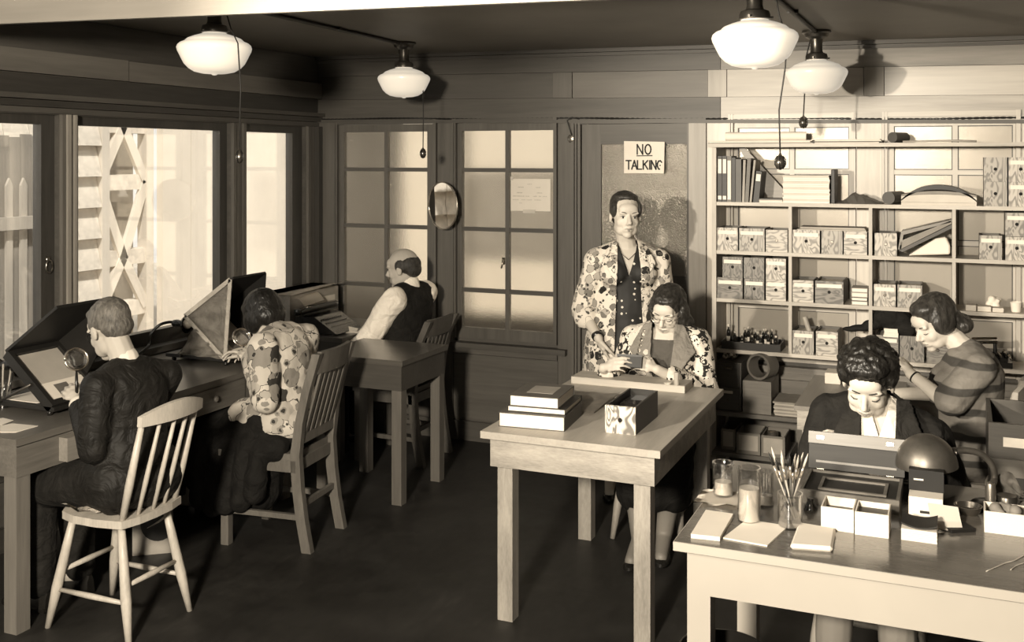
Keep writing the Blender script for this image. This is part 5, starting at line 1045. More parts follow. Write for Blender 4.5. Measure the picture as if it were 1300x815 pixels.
for k in range(6): bm = BM(); box(bm, a.x, a.x + .095 - .001 * (k % 2), a.y, a.y + .10, TZ + k * .0055, TZ + k * .0055 + .005); ob('card', bm, PAPER, flat_cards)
bm = BM(); n = 10; rings = [[(a.x + .095 * i / n, a.y, TZ + .036 + .010 * (2 * i / n - 1) ** 2), (a.x + .095 * i / n, a.y + .1, TZ + .036 + .010 * (2 * i / n - 1) ** 2), (a.x + .095 * i / n, a.y + .1, TZ + .040 + .010 * (2 * i / n - 1) ** 2), (a.x + .095 * i / n, a.y, TZ + .040 + .010 * (2 * i / n - 1) ** 2)] for i in range(n + 1)]
loft(bm, rings); ob('blotter', bm, BK[0], flat_cards)
a = pix(1200, 672); bm = BM(); cbox(bm, a + Vector((0, .02, .028)), (.085, .09, .003), .25, R(32), .1); single('white_card', bm, PAPER, 'white card tilted beside the card stack', 'card', (a.x, a.y + .02, TZ)); bm = BM(); cbox(bm, a + Vector((.03, .02, .005)), (.08, .07, .01), .6); single('black_notebook', bm, BLKM, 'small black notebook under the tilted white card', 'notebook', (a.x + .03, a.y + .02, TZ), bevel=.001)
a = pix(1229, 652); bm = BM(); lathe(bm, [(.0005, 0), (.026, 0), (.036, .012), (.041, .026), (.038, .026), (.030, .010), (.0005, .006)], (a.x, a.y, TZ), 26); single('metal_dish', bm, plain('dish_metal', .25, .25, metal=.9), 'round dark metal dish beside the desk lamp', 'dish', (a.x, a.y, TZ), smooth='auto')
tray('white_box', 'white open box holding crumpled scraps beside the desk lamp', .066, .185, 3.325, 3.42, .062, PAPER, .55)
lump('scraps', plain('grey_scrap', .2, .7), 'crumpled grey scraps in the white box', 'scraps', (.125, 3.37, TZ + .035), [((.125 + rb.uniform(-.035, .035), 3.37 + rb.uniform(-.025, .025), TZ + .052 + rb.uniform(-.003, .018)), rb.uniform(.012, .018)) for _ in range(10)], .004)
a = pix(1280, 632); bm = BM(); n = 7; vr = [[bm.verts.new((a.x - .045 + .09 * i / n + .01 * math.sin(j), a.y + .012 * math.sin(i * 1.7 + j) + .02 * j / n, TZ + .001 + (.02 + .06 * math.sin(math.pi * min(1, (i + .8) / n))) * j / n)) for j in range(n + 1)] for i in range(n + 1)]
for i in range(n):
    for j in range(n): bm.faces.new((vr[i][j], vr[i + 1][j], vr[i + 1][j + 1], vr[i][j + 1]))
bmesh.ops.solidify(bm, geom=bm.faces[:], thickness=.0015); single('wrapping_paper', bm, plain('brown_wrapping', .2, .7), 'piece of crumpled brown paper standing behind the white box', 'paper', (a.x, a.y, TZ), smooth=True)
a = pix(1278, 640); bm = BM(); lathe(bm, [(.0005, 0), (.03, 0), (.031, .03), (.028, .034), (.0005, .034)], (a.x, a.y - .02, TZ), 20); single('round_tin', bm, BRZ, 'low round dark tin behind the white box', 'tin', (a.x, a.y - .02, TZ), smooth='auto')
# desk lamp with a dome shade
base = pix(1258, 648); base = Vector((base.x, base.y, TZ)); t = thing('desk_lamp', 'desk lamp with a dark metal dome shade on a bent neck', 'lamp', base); LM = plain('lamp_metal', .14, .42, .3, 14, metal=.75)
bm = BM(); lathe(bm, [(.06, 0), (.062, .006), (.055, .014), (.02, .02), (.012, .024)], base + Vector((.0, .03, 0)), 26); ob('base', bm, BLK, t, smooth='auto')
q = base + Vector((0, .03, .02)); bm = BM(); lathe(bm, [(.015, 0), (.016, .03), (.013, .05), (.012, .055)], q, 16); ob('collar', bm, plain('collar_brass', .45, .3, metal=.9), t, smooth='auto')
sc = at_d(1177, 578, 3.33); nk = arc([q + Vector((0, 0, .05)), at_d(1262, 610, 3.33), at_d(1260, 592, 3.33), at_d(1247, 577, 3.33), at_d(1228, 572, 3.33), at_d(1210, 572, 3.33)], 8)
bm = BM(); tube(bm, nk, .0105, 12); ob('neck', bm, LM, t, smooth=True)
ax = Vector((-.06, -.02, 1)); bm = BM(); R0 = .094; prof = [(R0 * math.cos(k * .157), .10 * math.sin(k * .157)) for k in range(10)] + [(.0005, .1)]; prof = [(R0 - .002, -.001)] + prof
prof += [(.0005, .097)] + [((R0 - .003) * math.cos(k * .157), .097 * math.sin(k * .157)) for k in range(9, -1, -1)]
lathe(bm, prof, at_d(1176.5, 591, 3.33), 40, ax, cap=False); ob('shade', bm, LM, t, smooth='auto')
bm = BM(); c = at_d(1206, 574, 3.33); cyl(bm, c + Vector((-.02, 0, .0)), c + Vector((.02, 0, 0)), .014, n=14); ob('knuckle', bm, BRZ, t, smooth='auto')
bm = BM(); ball(bm, at_d(1176.5, 585, 3.33), (.028, .028, .035)); ob('bulb', bm, plain('bulb_glass', .75, .2), t, smooth=True)
# loose wires at the edge
for k, pts in enumerate((((1252, 726), (1275, 716), (1288, 712), (1305, 703)), ((1283, 724), (1292, 718), (1310, 712)))):
    bm = BM(); tube(bm, arc([pix(u, v) + Vector((0, 0, .0016)) for u, v in pts], 5), .0014, 5); single('loose_wire', bm, PAPER2, ['longer pale wire lying on the painted work table', 'shorter pale wire lying on the painted work table'][k], 'wire', pix(*pts[0]), smooth=True)
# chair with a scalloped crest pushed against the front of the work table
t = thing('scalloped_chair', 'weathered wooden chair with a scalloped top edge in front of the work table', 'chair', (.24, 2.52, 0)); SW = wood('weathered_chair', .20, .34, 'z', 9, .6)
bm = BM(); box(bm, .04, .44, 2.45, 2.84, .42, .45); ob('seat', bm, SW, t, bevel=.006)
for x in (.05, .40):
    for y in (2.46, 2.79): bm = BM(); box(bm, x, x + .035, y, y + .035, 0, .42); ob('leg', bm, SW, t, bevel=.004)
    bm = BM(); box(bm, x, x + .03, 2.43, 2.46, .42, .74); ob('back_post', bm, SW, t, bevel=.004)
for k, (cx_, w_, zt) in enumerate(((.085, .042, .795), (.142, .044, .815), (.212, .055, .838), (.282, .05, .82), (.345, .045, .81), (.40, .04, .795))):
    bm = BM(); P = [(cx_ - w_ * .8, 2.43, .66), (cx_ + w_ * .8, 2.43, .66)] + [(cx_ + w_ * .8 * math.cos(j * math.pi / 8), 2.43, zt - .05 + .05 * math.sin(j * math.pi / 8)) for j in range(9)]
    slab(bm, P, (0, .02 + .004 * (k % 2), 0)); ob('back_slat', bm, SW, t, bevel=.003)
bm = BM(); tube(bm, [(.155, 2.425, .80), (.18, 2.41, .785), (.205, 2.41, .775), (.20, 2.42, .76)], .006, 7); ob('metal_fitting', bm, plain('bright_steel', .75, .2, metal=1), t, smooth=True)
# black bin under the work table
a = at_d(917, 818, 3.0); bm = BM(); lathe(bm, [(.0005, 0), (.10, 0), (.125, .44), (.118, .44), (.095, .01), (.0005, .008)], (a.x, a.y, 0), 30, cap=False); single('waste_bin', bm, BLK, 'black waste bin under the painted work table', 'bin', (a.x, a.y, 0), smooth='auto')
# ================================================================== people
from mathutils import noise as mnoise
SKIN = plain('skin', .52, .55, .05, 7, spec=.3); SKIN2 = plain('skin_man', .46, .55, .08, 9, spec=.3); STOCK = plain('stockings', .36, .5, .05)
LIP = plain('lips', .22, .5); BROW = plain('brow_hair', .05, .8); EYEW = plain('eye_white', .5, .3); EYED = plain('eye_dark', .015, .2); HAIRB = None
def hair_mat(name, g, rough=.45):
    if name in _M: return _M[name]
    m, nt, N, L, b = _new(name); f = _noise(nt, _coord(nt, (1, 1, .35)), 60, 3, .6, .5)
    L.new(_ramp(nt, f, [(.3, g * .5), (.72, g * 1.8)]), b.inputs['Base Color']); b.inputs['Roughness'].default_value = rough; b.inputs['Specular IOR Level'].default_value = .35
    _bump(nt, b, f, .6, .01); _M[name] = m; return m
def caps(bm, p0, r0, p1, r1, n=12):
    p0, p1 = Vector(p0), Vector(p1); d = p1 - p0; L_ = d.length
    if L_ < 1e-6: return ball(bm, p0, max(r0, r1), n, 8)
    d /= L_; s, t = frame_of(d); rings = []
    for k in range(4): a = -math.pi / 2 + (k + .35) * math.pi / 2 / 4; rings.append((p0 + d * r0 * math.sin(a), r0 * math.cos(a)))
    rings.append((p0, r0)); rings.append((p1, r1))
    for k in range(1, 5): a = (k - .35) * math.pi / 2 / 4; rings.append((p1 + d * r1 * math.sin(a), r1 * math.cos(a)))
    loft(bm, [[c + (s * math.cos(i * 2 * math.pi / n) + t * math.sin(i * 2 * math.pi / n)) * r for i in range(n)] for c, r in rings])
def chain(bm, pts, rs, n=12):
    for i in range(len(pts) - 1): caps(bm, pts[i], rs[i], pts[i + 1], rs[i + 1], n)
def basis(f, up):
    f = Vector(f).normalized(); x = f.cross(Vector(up)).normalized(); z = x.cross(f); return Matrix((x, f, z)).transposed()   # columns: right, forward, up
def hand(bm, W, d, th, right, curl=.5, tcurl=.3, s=1.0, spread=.06):
    d = Vector(d).normalized(); th = Vector(th); th = (th - d * th.dot(d)).normalized(); n = th.cross(d) if right else d.cross(th); W = Vector(W)
    curls = curl if hasattr(curl, '__len__') else [curl * .85, curl, curl * 1.08, curl * 1.15]
    K = []
    for i, (o, l) in enumerate(((.030, .082), (.0105, .087), (-.0095, .083), (-.028, .074))): K.append(W + (th * o + d * l) * s)
    for k in K: caps(bm, W + (k - W) * .12, .014 * s, k, .0105 * s, 10)
    caps(bm, W - d * .01, .021 * s, W + d * .05 * s, .019 * s); caps(bm, K[0] - d * .03 * s, .012 * s, K[3] - d * .028 * s, .011 * s)
    for i, (segs, c) in enumerate(zip(((.040, .025, .021), (.045, .028, .022), (.041, .027, .021), (.032, .020, .019)), curls)):
        q = K[i]; a = .0; r = .0086 if i < 3 else .0076; dd = (d + th * spread * (1.2 - i * .8)).normalized()
        for j, sg in enumerate(segs):
            a += c * (.7, 1.0, .6)[j]; v = dd * math.cos(a) + n * math.sin(a); e = q + v * sg * s; caps(bm, q, r * s, e, r * .9 * s, 8); q = e; r *= .9
    q = W + (d * .018 + th * .018 + n * .004) * s; dirs = [(d * .62 + th * .72 + n * .28), (d * (.85 - tcurl * .3) + th * (.35 - tcurl * .5) + n * (.2 + tcurl * .5)), (d * (.9 - tcurl * .3) + th * (.1 - tcurl * .7) + n * (.2 + tcurl * .6))]; r = .0125
    for v, sg in zip(dirs, (.042, .032, .026)): e = q + v.normalized() * sg * s; caps(bm, q, r * s, e, r * .86 * s, 8); q = e; r *= .86
def head_bm(bm, c, f, up, s=1.0, male=False, nose=1.0):
    B = basis(f, up); c = Vector(c); P = lambda x, y, z: c + B @ (Vector((x, y, z)) * s)
    def el(x, y, z, rx, ry, rz): ball(bm, P(x, y, z), (rx * s, ry * s, rz * s), 18, 12, B)
    el(0, -.014, .034, .0745, .094, .084); el(0, .020, -.022, .062, .068, .080); el(0, .060, -.094, .024 if not male else .028, .022, .018)
    for x in (-1, 1):
        el(x * .036, .008, -.060, .024, .044, .036); el(x * .028, .034, -.066, .030, .036, .034); el(x * .033, .050, -.028, .026, .027, .030); el(x * .077, -.010, -.008, .0085, .019, .030); el(x * .072, -.006, .01, .008, .014, .015)
        el(x * .030, .073, .022, .026, .012, .010); el(x * .032, .066, -.001, .015, .0125, .011); el(x * .009, .093 * 1, -.034, .0085, .009, .007)
    el(0, .062, .040, .052, .028, .034); el(0, .068, -.062, .030, .018, .022)
    caps(bm, P(0, .080, .010), .0085 * s, P(0, .098 + .006 * nose, -.026), .0115 * s, 10); el(0, .082, -.0575, .020, .0085, .006); el(0, .080, -.0685, .018, .0095, .0075)
    return P, B
def smoothmesh(me, m): me.materials.append(m); return me
def put(name, me, m, parent, label=None):
    mi = OFF[root_of(parent).name]
    me.transform(mi); me.materials.clear(); me.materials.append(m)
    o = bpy.data.objects.new(name, me); C.objects.link(o); o.parent = parent
    if label: o['label'] = label
    return o
def wrinkle(me, amp, freq, seed=0, aniso=(1, 1, 1)):
    ns = [v.normal.copy() for v in me.vertices]
    for v, n in zip(me.vertices, ns):
        p = Vector((v.co.x * freq * aniso[0] + seed, v.co.y * freq * aniso[1], v.co.z * freq * aniso[2]))
        k = 1 - abs(mnoise.noise(p)) * 2.2; v.co += n * amp * (k * .8 + .4 * mnoise.noise(p * 2.7))
def cutaway(me, org, B, lines, ymin=0):
    """open a garment along straight edges given in its own front view: keep out where every line's left side is true; lines are ((x, z), (x, z))"""
    bm = BM(); bm.from_mesh(me); org = Vector(org); tests = []
    for (xa, za), (xb, zb_) in lines:
        a = org + B @ Vector((xa, 0, za)); e = org + B @ Vector((xb, 0, zb_)); nrm = (e - a).cross(B @ Vector((0, 1, 0))).normalized(); tests.append((a, nrm))
        bmesh.ops.bisect_plane(bm, geom=bm.verts[:] + bm.edges[:] + bm.faces[:], plane_co=a, plane_no=nrm, dist=1e-5)
    fw = B @ Vector((0, 1, 0)); dele = [f for f in bm.faces if (f.calc_center_median() - org).dot(fw) > ymin and all((f.calc_center_median() - a).dot(n_) > 0 for a, n_ in tests)]
    bmesh.ops.delete(bm, geom=dele, context='FACES'); bm.to_mesh(me); bm.free(); return me
def thicken(me, t):
    bm = BM(); bm.from_mesh(me); bmesh.ops.remove_doubles(bm, verts=bm.verts, dist=.0012); bmesh.ops.dissolve_degenerate(bm, dist=.0005, edges=bm.edges)
    loose = [v for v in bm.verts if not v.link_faces]; bmesh.ops.delete(bm, geom=loose, context='VERTS')
    bmesh.ops.recalc_face_normals(bm, faces=bm.faces); bm.normal_update()
    # an inner skin offset along the vertex normals, joined to the outer one at the open edges
    vm = {v: bm.verts.new(v.co - v.normal * t) for v in list(bm.verts)}; fs = list(bm.faces); bd = [e for e in bm.edges if len(e.link_faces) == 1]
    for f in fs:
        try: bm.faces.new([vm[v] for v in reversed(f.verts)])
        except ValueError: pass
    for e in bd:
        a, b_ = e.verts
        try: bm.faces.new((a, b_, vm[b_], vm[a]))
        except ValueError: pass
    bmesh.ops.recalc_face_normals(bm, faces=bm.faces); bm.to_mesh(me); bm.free()
    for p in me.polygons: p.use_smooth = True
    return me
class Person:
    def __init__(s, label, J, skin, male=False, scale=1.0, head_s=1.0, vox=.0048, chair_pose=True, width=1.0):
        s.J = {k: Vector(v) for k, v in J.items()}; J = s.J; s.w = width; s.male = male; s.skin = skin; s.hs = head_s
        foot = (J['anL'] + J['anR']) / 2; s.root = thing('person', label, 'person', (J['pel'].x, J['pel'].y, 0)); s.vox = vox
        s.side = (J['shR'] - J['shL']).normalized(); s.up = (J['nb'] - J['pel']).normalized(); s.fwd = s.up.cross(s.side).normalized(); s.hand_specs = {}
        s.hipL = J['pel'] - s.side * .085 * width; s.hipR = J['pel'] + s.side * .085 * width
    def torso(s, bm, e=0.0, bust=0.0, low=0.0, hips=1.0, top=1.0):
        J = s.J; up, sd, fw = s.up, s.side, s.fwd; w_ = s.w; pel, nb = J['pel'], J['nb']; n = 24; L_ = (nb - pel).length
        shm = (J['shL'] + J['shR']) / 2; hw = (J['shR'] - J['shL']).length / 2
        sp = [(-.20 - low, .135 * hips, .10), (0, .168 * hips * w_, .125), (.22, .155 * w_, .115), (.42, .14 * w_, .105), (.62, .155 * w_, .115), (.80, .165 * w_, .112), (.92, hw * .86 * top, .085), (1.0, .075 * top, .06)]
        rings = []
        for t_, a, b_ in sp:
            c = pel.lerp(nb, t_) + (shm - nb) * 0
            rings.append([c + sd * (a + e) * math.cos(k * 2 * math.pi / n) + fw * (b_ + e) * math.sin(k * 2 * math.pi / n) for k in range(n)])
        loft(bm, rings)
        for q in ('shL', 'shR'): caps(bm, pel.lerp(nb, .94), .052 + e, J[q], .048 + e)
        for k in (-1, 1): caps(bm, pel.lerp(nb, .78) + sd * k * .09, .075 + e, J['shR' if k > 0 else 'shL'], .05 + e)
        if bust:
            for k in (-1, 1): ball(bm, pel.lerp(nb, .66) + sd * k * .07 + fw * .075, (.07 + e, .07 + e, .065 + e), 16, 10)
        ball(bm, pel, .13 * w_ + e, 20, 12)
    def arm(s, bm, k, e=0.0, upto=2.0, r=(.052, .043, .041, .028), flare=0):
        J = s.J; a, b_, c = J['sh' + k], J['el' + k], J['wr' + k]; f = 0 if s.male else -.004
        if upto >= 1: caps(bm, a, r[0] + e + f, b_, r[1] + e + f + (flare if upto == 1 else 0))
        else: q = a.lerp(b_, upto); caps(bm, a, r[0] + e + f, q, r[0] + (r[1] - r[0]) * upto + e + f + flare)
        if upto > 1: q = b_.lerp(c, min(1, upto - 1)); caps(bm, b_, r[2] + e + f, q, r[2] + (r[3] - r[2]) * min(1, upto - 1) + e + f + flare)
    def leg(s, bm, k, e=0.0, upto=2.0):
        J = s.J; h = s.hipL if k == 'L' else s.hipR; a, b_ = J['kn' + k], J['an' + k]
        caps(bm, h, .083 + e, h.lerp(a, min(1, upto)), .083 - .029 * min(1, upto) + e)
        if upto > 1: m_ = a.lerp(b_, .35) - (a - h).normalized() * 0; caps(bm, a, .054 + e, m_, .054 + e); q = a.lerp(b_, min(1, upto - 1)); caps(bm, m_, .054 + e, q, .054 - .018 * min(1, upto - 1) + e)
    def body(s, hands, nose=1.0, feet=True):
        J = s.J; bm = BM(); s.torso(bm, -.012)
        for k in 'LR':
            s.arm(bm, k); s.leg(bm, k)
            f = J['to' + k] - J['an' + k]; caps(bm, J['an' + k], .034, J['an' + k] + f * .8, .026)
        for k, h in hands.items(): hand(bm, J['wr' + k], h[0], h[1], k == 'R', *h[2:])
        P, B = head_bm(bm, J['hc'], J['hf'], J['hu'], s.hs, s.male, nose); s.P, s.B = P, B
        chain(bm, [P(0, -.022, -.05), P(0, -.026, -.085).lerp(J['nb'], .5), J['nb'] - s.up * .03], [.052 if not s.male else .053, .050 if not s.male else .052, .064])
        me = remesh(bm, s.vox, 3, .5); return put('body', me, s.skin, s.root)
    def face(s, eyes='open', brow=.05, lips=True, lash=True):
        P, B = s.P, s.B; k_ = s.hs
        for x in (-1, 1):
            bm = BM()
            if eyes == 'open':
                ball(bm, P(x * .031, .0735, -.001), (.0125 * k_, .0065 * k_, .0062 * k_), 14, 8, B); e = put_bm('eye', bm, EYEW, s.root)
                bm = BM(); ball(bm, P(x * .031, .0790, -.001), (.0055 * k_, .003 * k_, .0055 * k_), 12, 8, B); put_bm('iris', bm, EYED, e)
                bm = BM(); tube(bm, [P(x * .017, .0755, .002), P(x * .025, .081, .0065), P(x * .034, .0805, .0068), P(x * .045, .073, .002)], [.001 * k_, .0022 * k_, .0022 * k_, .001 * k_], 6); put_bm('lashes', bm, BROW, e)
            else:
                tube(bm, [P(x * .016, .0765, -.004), P(x * .025, .0805, -.0085), P(x * .035, .0795, -.009), P(x * .046, .0715, -.0045)], [.001 * k_, .002 * k_, .0022 * k_, .001 * k_], 6); put_bm('eyelashes', bm, BROW, s.root)
            bm = BM(); tube(bm, [P(x * .014, .0845, .0195), P(x * .026, .0865, .0255), P(x * .038, .0815, .0265), P(x * .051, .0685, .020)], [.0016 * k_, .0028 * k_, .0026 * k_, .0012 * k_], 6); put_bm('eyebrow', bm, plain('brow_%d' % int(brow * 100), brow, .8), s.root)
        if lips:
            bm = BM(); tube(bm, [P(-.021, .0795, -.0615), P(-.010, .0885, -.0588), P(0, .0900, -.0600), P(.010, .0885, -.0588), P(.021, .0795, -.0615)], [.0012 * k_, .0035 * k_, .0034 * k_, .0035 * k_, .0012 * k_], 7); tube(bm, [P(-.018, .0795, -.0645), P(0, .0888, -.0680), P(.018, .0795, -.0645)], [.0012 * k_, .0045 * k_, .0012 * k_], 7); put_bm('lips', bm, LIP, s.root)
    def shoes(s, m, heel=True):
        J = s.J
        for k in 'LR':
            f = (J['to' + k] - J['an' + k]); f.z = 0; f.normalize(); a = J['an' + k]; z = a.z - .075; bm = BM(); B = Vector((a.x, a.y, 0))
            sd = f.cross(Vector((0, 0, 1)))
            rings = []
            for t_, w_, h in ((-.055, .020, .062), (-.035, .030, .066), (.0, .032, .06), (.05, .033, .045), (.10, .038, .036), (.15, .036, .03), (.185, .022, .022), (.195, .008, .014)):
                c = Vector((a.x, a.y, z)) + f * t_; lift = (.012 if heel and t_ < .06 else 0)
                rings.append([c + sd * w_ + Vector((0, 0, lift)), c - sd * w_ + Vector((0, 0, lift)), c - sd * w_ * .9 + Vector((0, 0, lift + h * .6)), c - sd * w_ * .4 + Vector((0, 0, lift + h)), c + sd * w_ * .4 + Vector((0, 0, lift + h)), c + sd * w_ * .9 + Vector((0, 0, lift + h * .6))])
            loft(bm, rings)
            if heel: c = Vector((a.x, a.y, z)) - f * .028; cbox(bm, c + Vector((0, 0, .008)), (.05, .05, .018), math.atan2(f.y, f.x))
            put_bm('shoe', bm, m, s.root, smooth='auto')
    def garment(s, name, bm, m, vox=.0075, amp=.004, freq=9, sm=5, seed=0, cuts=(), th=None, label=None, aniso=(1, 1, 1), org=None, B=None, ymin=0):
        me = remesh(bm, vox, sm, .5)
        if amp: wrinkle(me, amp, freq, seed, aniso)
        B = B or Matrix((s.side, s.fwd, s.up)).transposed(); org = org or s.J['nb']
        for c in cuts: cutaway(me, org, B, c, ymin)
        if th: thicken(me, th)
        return put(name, me, m, s.root, label)
    def hair(s, blobs, m, vox=.0055, amp=.003, freq=45, aniso=(1, 1, .4), sm=3, caps_=(), cuts=None):
        bm = BM(); k = s.hs
        for x, y, z, rx, ry, rz in blobs: ball(bm, s.P(x, y, z), (rx * k, ry * k, rz * k), 18, 12, s.B)
        for p0, r0, p1, r1 in caps_: caps(bm, s.P(*p0), r0 * k, s.P(*p1), r1 * k, 10)
        me = remesh(bm, vox, sm, .5); wrinkle(me, amp, freq, 3, aniso); return put('hair', me, m, s.root)
    def spectacles(s, m, y=.094, r=.019):
        bm = BM(); P = s.P
        for x in (-1, 1):
            tube(bm, [P(x * .032 + .0205 * math.cos(a * .3927), y - .006 * abs(math.cos(a * .3927)) * (1 if x * math.cos(a * .3927) > 0 else 0), -.004 + r * math.sin(a * .3927)) for a in range(17)], .0014, 6); tube(bm, [P(x * .052, y - .006, .002), P(x * .072, .05, .004), P(x * .082, -.005, .006), P(x * .083, -.02, -.008)], .0014, 6)
        tube(bm, [P(-.012, y, .0), P(0, y + .003, .004), P(.012, y, .0)], .0014, 6); return put_bm('spectacles', bm, m, s.root)
def put_bm(name, bm, m, parent, smooth=True, label=None): return ob(name, bm, m, parent, smooth=smooth, label=label)
V3 = Vector
def magnifier(label, c, nrm, hdl, r=.045):
    """ring, lens and a handle running from the ring to the grip"""
    c = V3(c); nrm = V3(nrm).normalized(); t = thing('magnifying_glass', label, 'magnifier', c); s, q = frame_of(nrm); h = V3(hdl); d = (h - c); d = (d - nrm * d.dot(nrm)).normalized()
    bm = BM(); tube(bm, [c + (s * math.cos(k * math.pi / 16) + q * math.sin(k * math.pi / 16)) * r for k in range(33)], .004, 8); ob('rim', bm, plain('bright_steel', .75, .2, metal=1), t, smooth=True)
    bm = BM(); lathe(bm, [(.0005, -.004), (r * .6, -.0028), (r * .98, 0), (r * .6, .0028), (.0005, .004)], c, 28, nrm, cap=False); ob('lens', bm, clear_glass('lens_glass', .85, .22), t, smooth=True)
    bm = BM(); tube(bm, [c + d * r, c + d * (r + .03), c + d * (r + .11)], [.004, .006, .0065], 8); ob('handle', bm, BLK, t, smooth=True)
def stockings(p):
    bm = BM()
    for k in 'LR':
        J = p.J; a, b_ = J['kn' + k], J['an' + k]; m_ = a.lerp(b_, .35); caps(bm, (p.hipL if k == 'L' else p.hipR).lerp(a, .6), .068, a, .0575); caps(bm, a, .0575, m_, .0575); caps(bm, m_, .0575, b_, .0385); f = J['to' + k] - b_; caps(bm, b_, .0375, b_ + f * .8, .029)
        me = remesh(bm, .007, 3, .5); put('stocking', me, plain('shaded_stockings', .22, .5, .05), p.root); bm = BM()  # pale stockings greyed, dimness under the table put into their colour
    bm.free()
# ---------------------------------------------------------------- man in glasses at the long desk, seen from behind
p1 = Person('seated man in glasses and a dark smock holding a magnifying glass', dict(pel=(-3.03, 3.25, .575), nb=(-3.075, 3.255, 1.03), shL=(-3.06, 3.09, .955), shR=(-3.015, 3.42, .945), elL=(-3.06, 3.07, .725), wrL=(-3.27, 3.20, .855), elR=(-3.16, 3.47, .77), wrR=(-3.40, 3.46, .81),
    knL=(-3.46, 3.17, .50), knR=(-3.46, 3.36, .50), anL=(-3.44, 3.16, .085), anR=(-3.42, 3.36, .085), toL=(-3.62, 3.16, .03), toR=(-3.60, 3.36, .03), hc=at_d(139, 418, 4.24), hf=(-.86, .22, -.40), hu=(-.35, .05, .93)), SKIN2, True)
p1.body({'L': ((-.75, .28, .52), (.1, .85, .5), .75, .8), 'R': ((-.95, -.15, .05), (0, -1, .3), .5, .4)}); p1.face('down', .08, False)
p1.hair([(0, -.022, .044, .079, .096, .082), (0, -.058, -.005, .068, .055, .05), (0, .035, .082, .055, .05, .03), (-.060, -.012, .03, .022, .042, .035), (.060, -.012, .03, .022, .042, .035)], hair_mat('grey_hair', .10, .6), .0055, .0018, 60)
p1.spectacles(BLK)
bm = BM(); p1.torso(bm, .010)
for k in 'LR': p1.arm(bm, k, .015, 1.86)
for k in (-1, 1): caps(bm, p1.J['pel'] + p1.side * k * .08, .135, p1.J['pel'] + p1.side * k * .085 + V3((-.10, 0, -.015)), .10)
p1.garment('smock', bm, cloth('dark_smock', .014, .3, .6), amp=.0025, freq=8, seed=1, aniso=(1, 1, .8))
bm = BM(); chain(bm, [p1.J['nb'] + V3((.0, 0, -.03)), p1.J['nb'] + V3((-.006, 0, .004))], [.066, .058]); p1.garment('shirt_collar', bm, PAPER, amp=0, vox=.005, sm=2)
bm = BM(); e, w_ = p1.J['elL'], p1.J['wrL']; caps(bm, e.lerp(w_, .84), .041, e.lerp(w_, .95), .039); p1.garment('cuff', bm, PAPER, amp=0, vox=.005, sm=2)
bm = BM()
for k in 'LR': p1.leg(bm, k, .022, 1.93)
p1.garment('trousers', bm, cloth('dark_trousers', .014, .3), amp=.004, freq=10, seed=4); p1.shoes(BLK)
mgc = at_d(97, 456, 4.30); magnifier('round magnifying glass held up to the tilted screen', mgc, (.75, -.35, .35), p1.J['wrL'] + V3((-.05, .03, .05)), .046)
# ---------------------------------------------------------------- woman in the poppy print blouse
p2 = Person('seated dark-haired woman in a poppy print blouse and black skirt', dict(pel=(-3.03, 4.28, .56), nb=(-3.075, 4.285, 1.0), shL=(-3.055, 4.135, .935), shR=(-3.03, 4.435, .935), elL=(-3.005, 4.085, .70), wrL=(-3.20, 4.235, .825), elR=(-3.14, 4.50, .72), wrR=(-3.33, 4.40, .82),
    knL=(-3.44, 4.18, .49), knR=(-3.44, 4.36, .49), anL=(-3.62, 4.30, .09), anR=(-3.52, 4.38, .09), toL=(-3.78, 4.36, .03), toR=(-3.68, 4.42, .03), hc=at_d(334, 402, 5.22), hf=(-.80, .30, -.50), hu=(-.42, .08, .90)), SKIN, head_s=1.06)
p2.body({'L': ((-.70, .30, .62), (.1, .8, .5), .8, .8), 'R': ((-.9, .1, .2), (0, -1, .4), .6, .4)}); p2.face('down', .04, True)
p2.hair([(0, -.018, .042, .086, .104, .088), (0, -.062, -.012, .078, .055, .062), (0, .045, .075, .06, .05, .035), (-.066, -.002, -.01, .026, .062, .060), (.066, -.002, -.01, .026, .062, .060), (0, -.075, .02, .07, .04, .07)], hair_mat('black_bob', .012, .35), .0055, .002, 40)
bm = BM(); p2.torso(bm, .018, bust=1, hips=1.0)
for k in 'LR': p2.arm(bm, k, .028, 1.72, flare=-.006)
for k in (-1, 1): caps(bm, p2.J['pel'] + p2.side * k * .06, .142, p2.J['pel'] + p2.side * k * .09 + V3((-.16, 0, .015)), .095)
ball(bm, p2.J['pel'] + V3((.03, 0, .0)), (.15, .185, .10))
p2.garment('print_blouse', bm, floral('poppy_print', .60, (.42, .26, .52), .04, 12, amount=.56), amp=.007, freq=10, seed=2)
bm = BM(); caps(bm, p2.J['elL'].lerp(p2.J['wrL'], .74), .036, p2.J['elL'].lerp(p2.J['wrL'], .80), .036); p2.garment('cuff', bm, BLKM, amp=0, vox=.005, sm=2)
bm = BM()
for k in 'LR':
    h = p2.hipL if k == 'L' else p2.hipR; kn = p2.J['kn' + k]; caps(bm, h, .115, kn, .085); caps(bm, kn, .085, kn.lerp(p2.J['an' + k], .55) + V3((.02, 0, -.02)), .09)
for a_, b_ in (((-3.40, 4.26, .47), (-3.38, 4.27, .24)), ((-3.25, 4.27, .46), (-3.26, 4.27, .22)), ((-3.12, 4.22, .44), (-3.14, 4.20, .24))): caps(bm, a_, .11, b_, .12)
for a_, b_ in (((-3.06, 4.13, .47), (-3.36, 4.12, .46)), ((-2.98, 4.12, .47), (-3.10, 4.12, .47))): caps(bm, a_, .07, b_, .075)
for x_, z_ in ((-3.04, .27), (-3.12, .22), (-3.20, .19), (-3.28, .18), (-3.36, .20)): caps(bm, (x_, 4.085, .45), .048, (x_ - .01, 4.055, z_), .052)
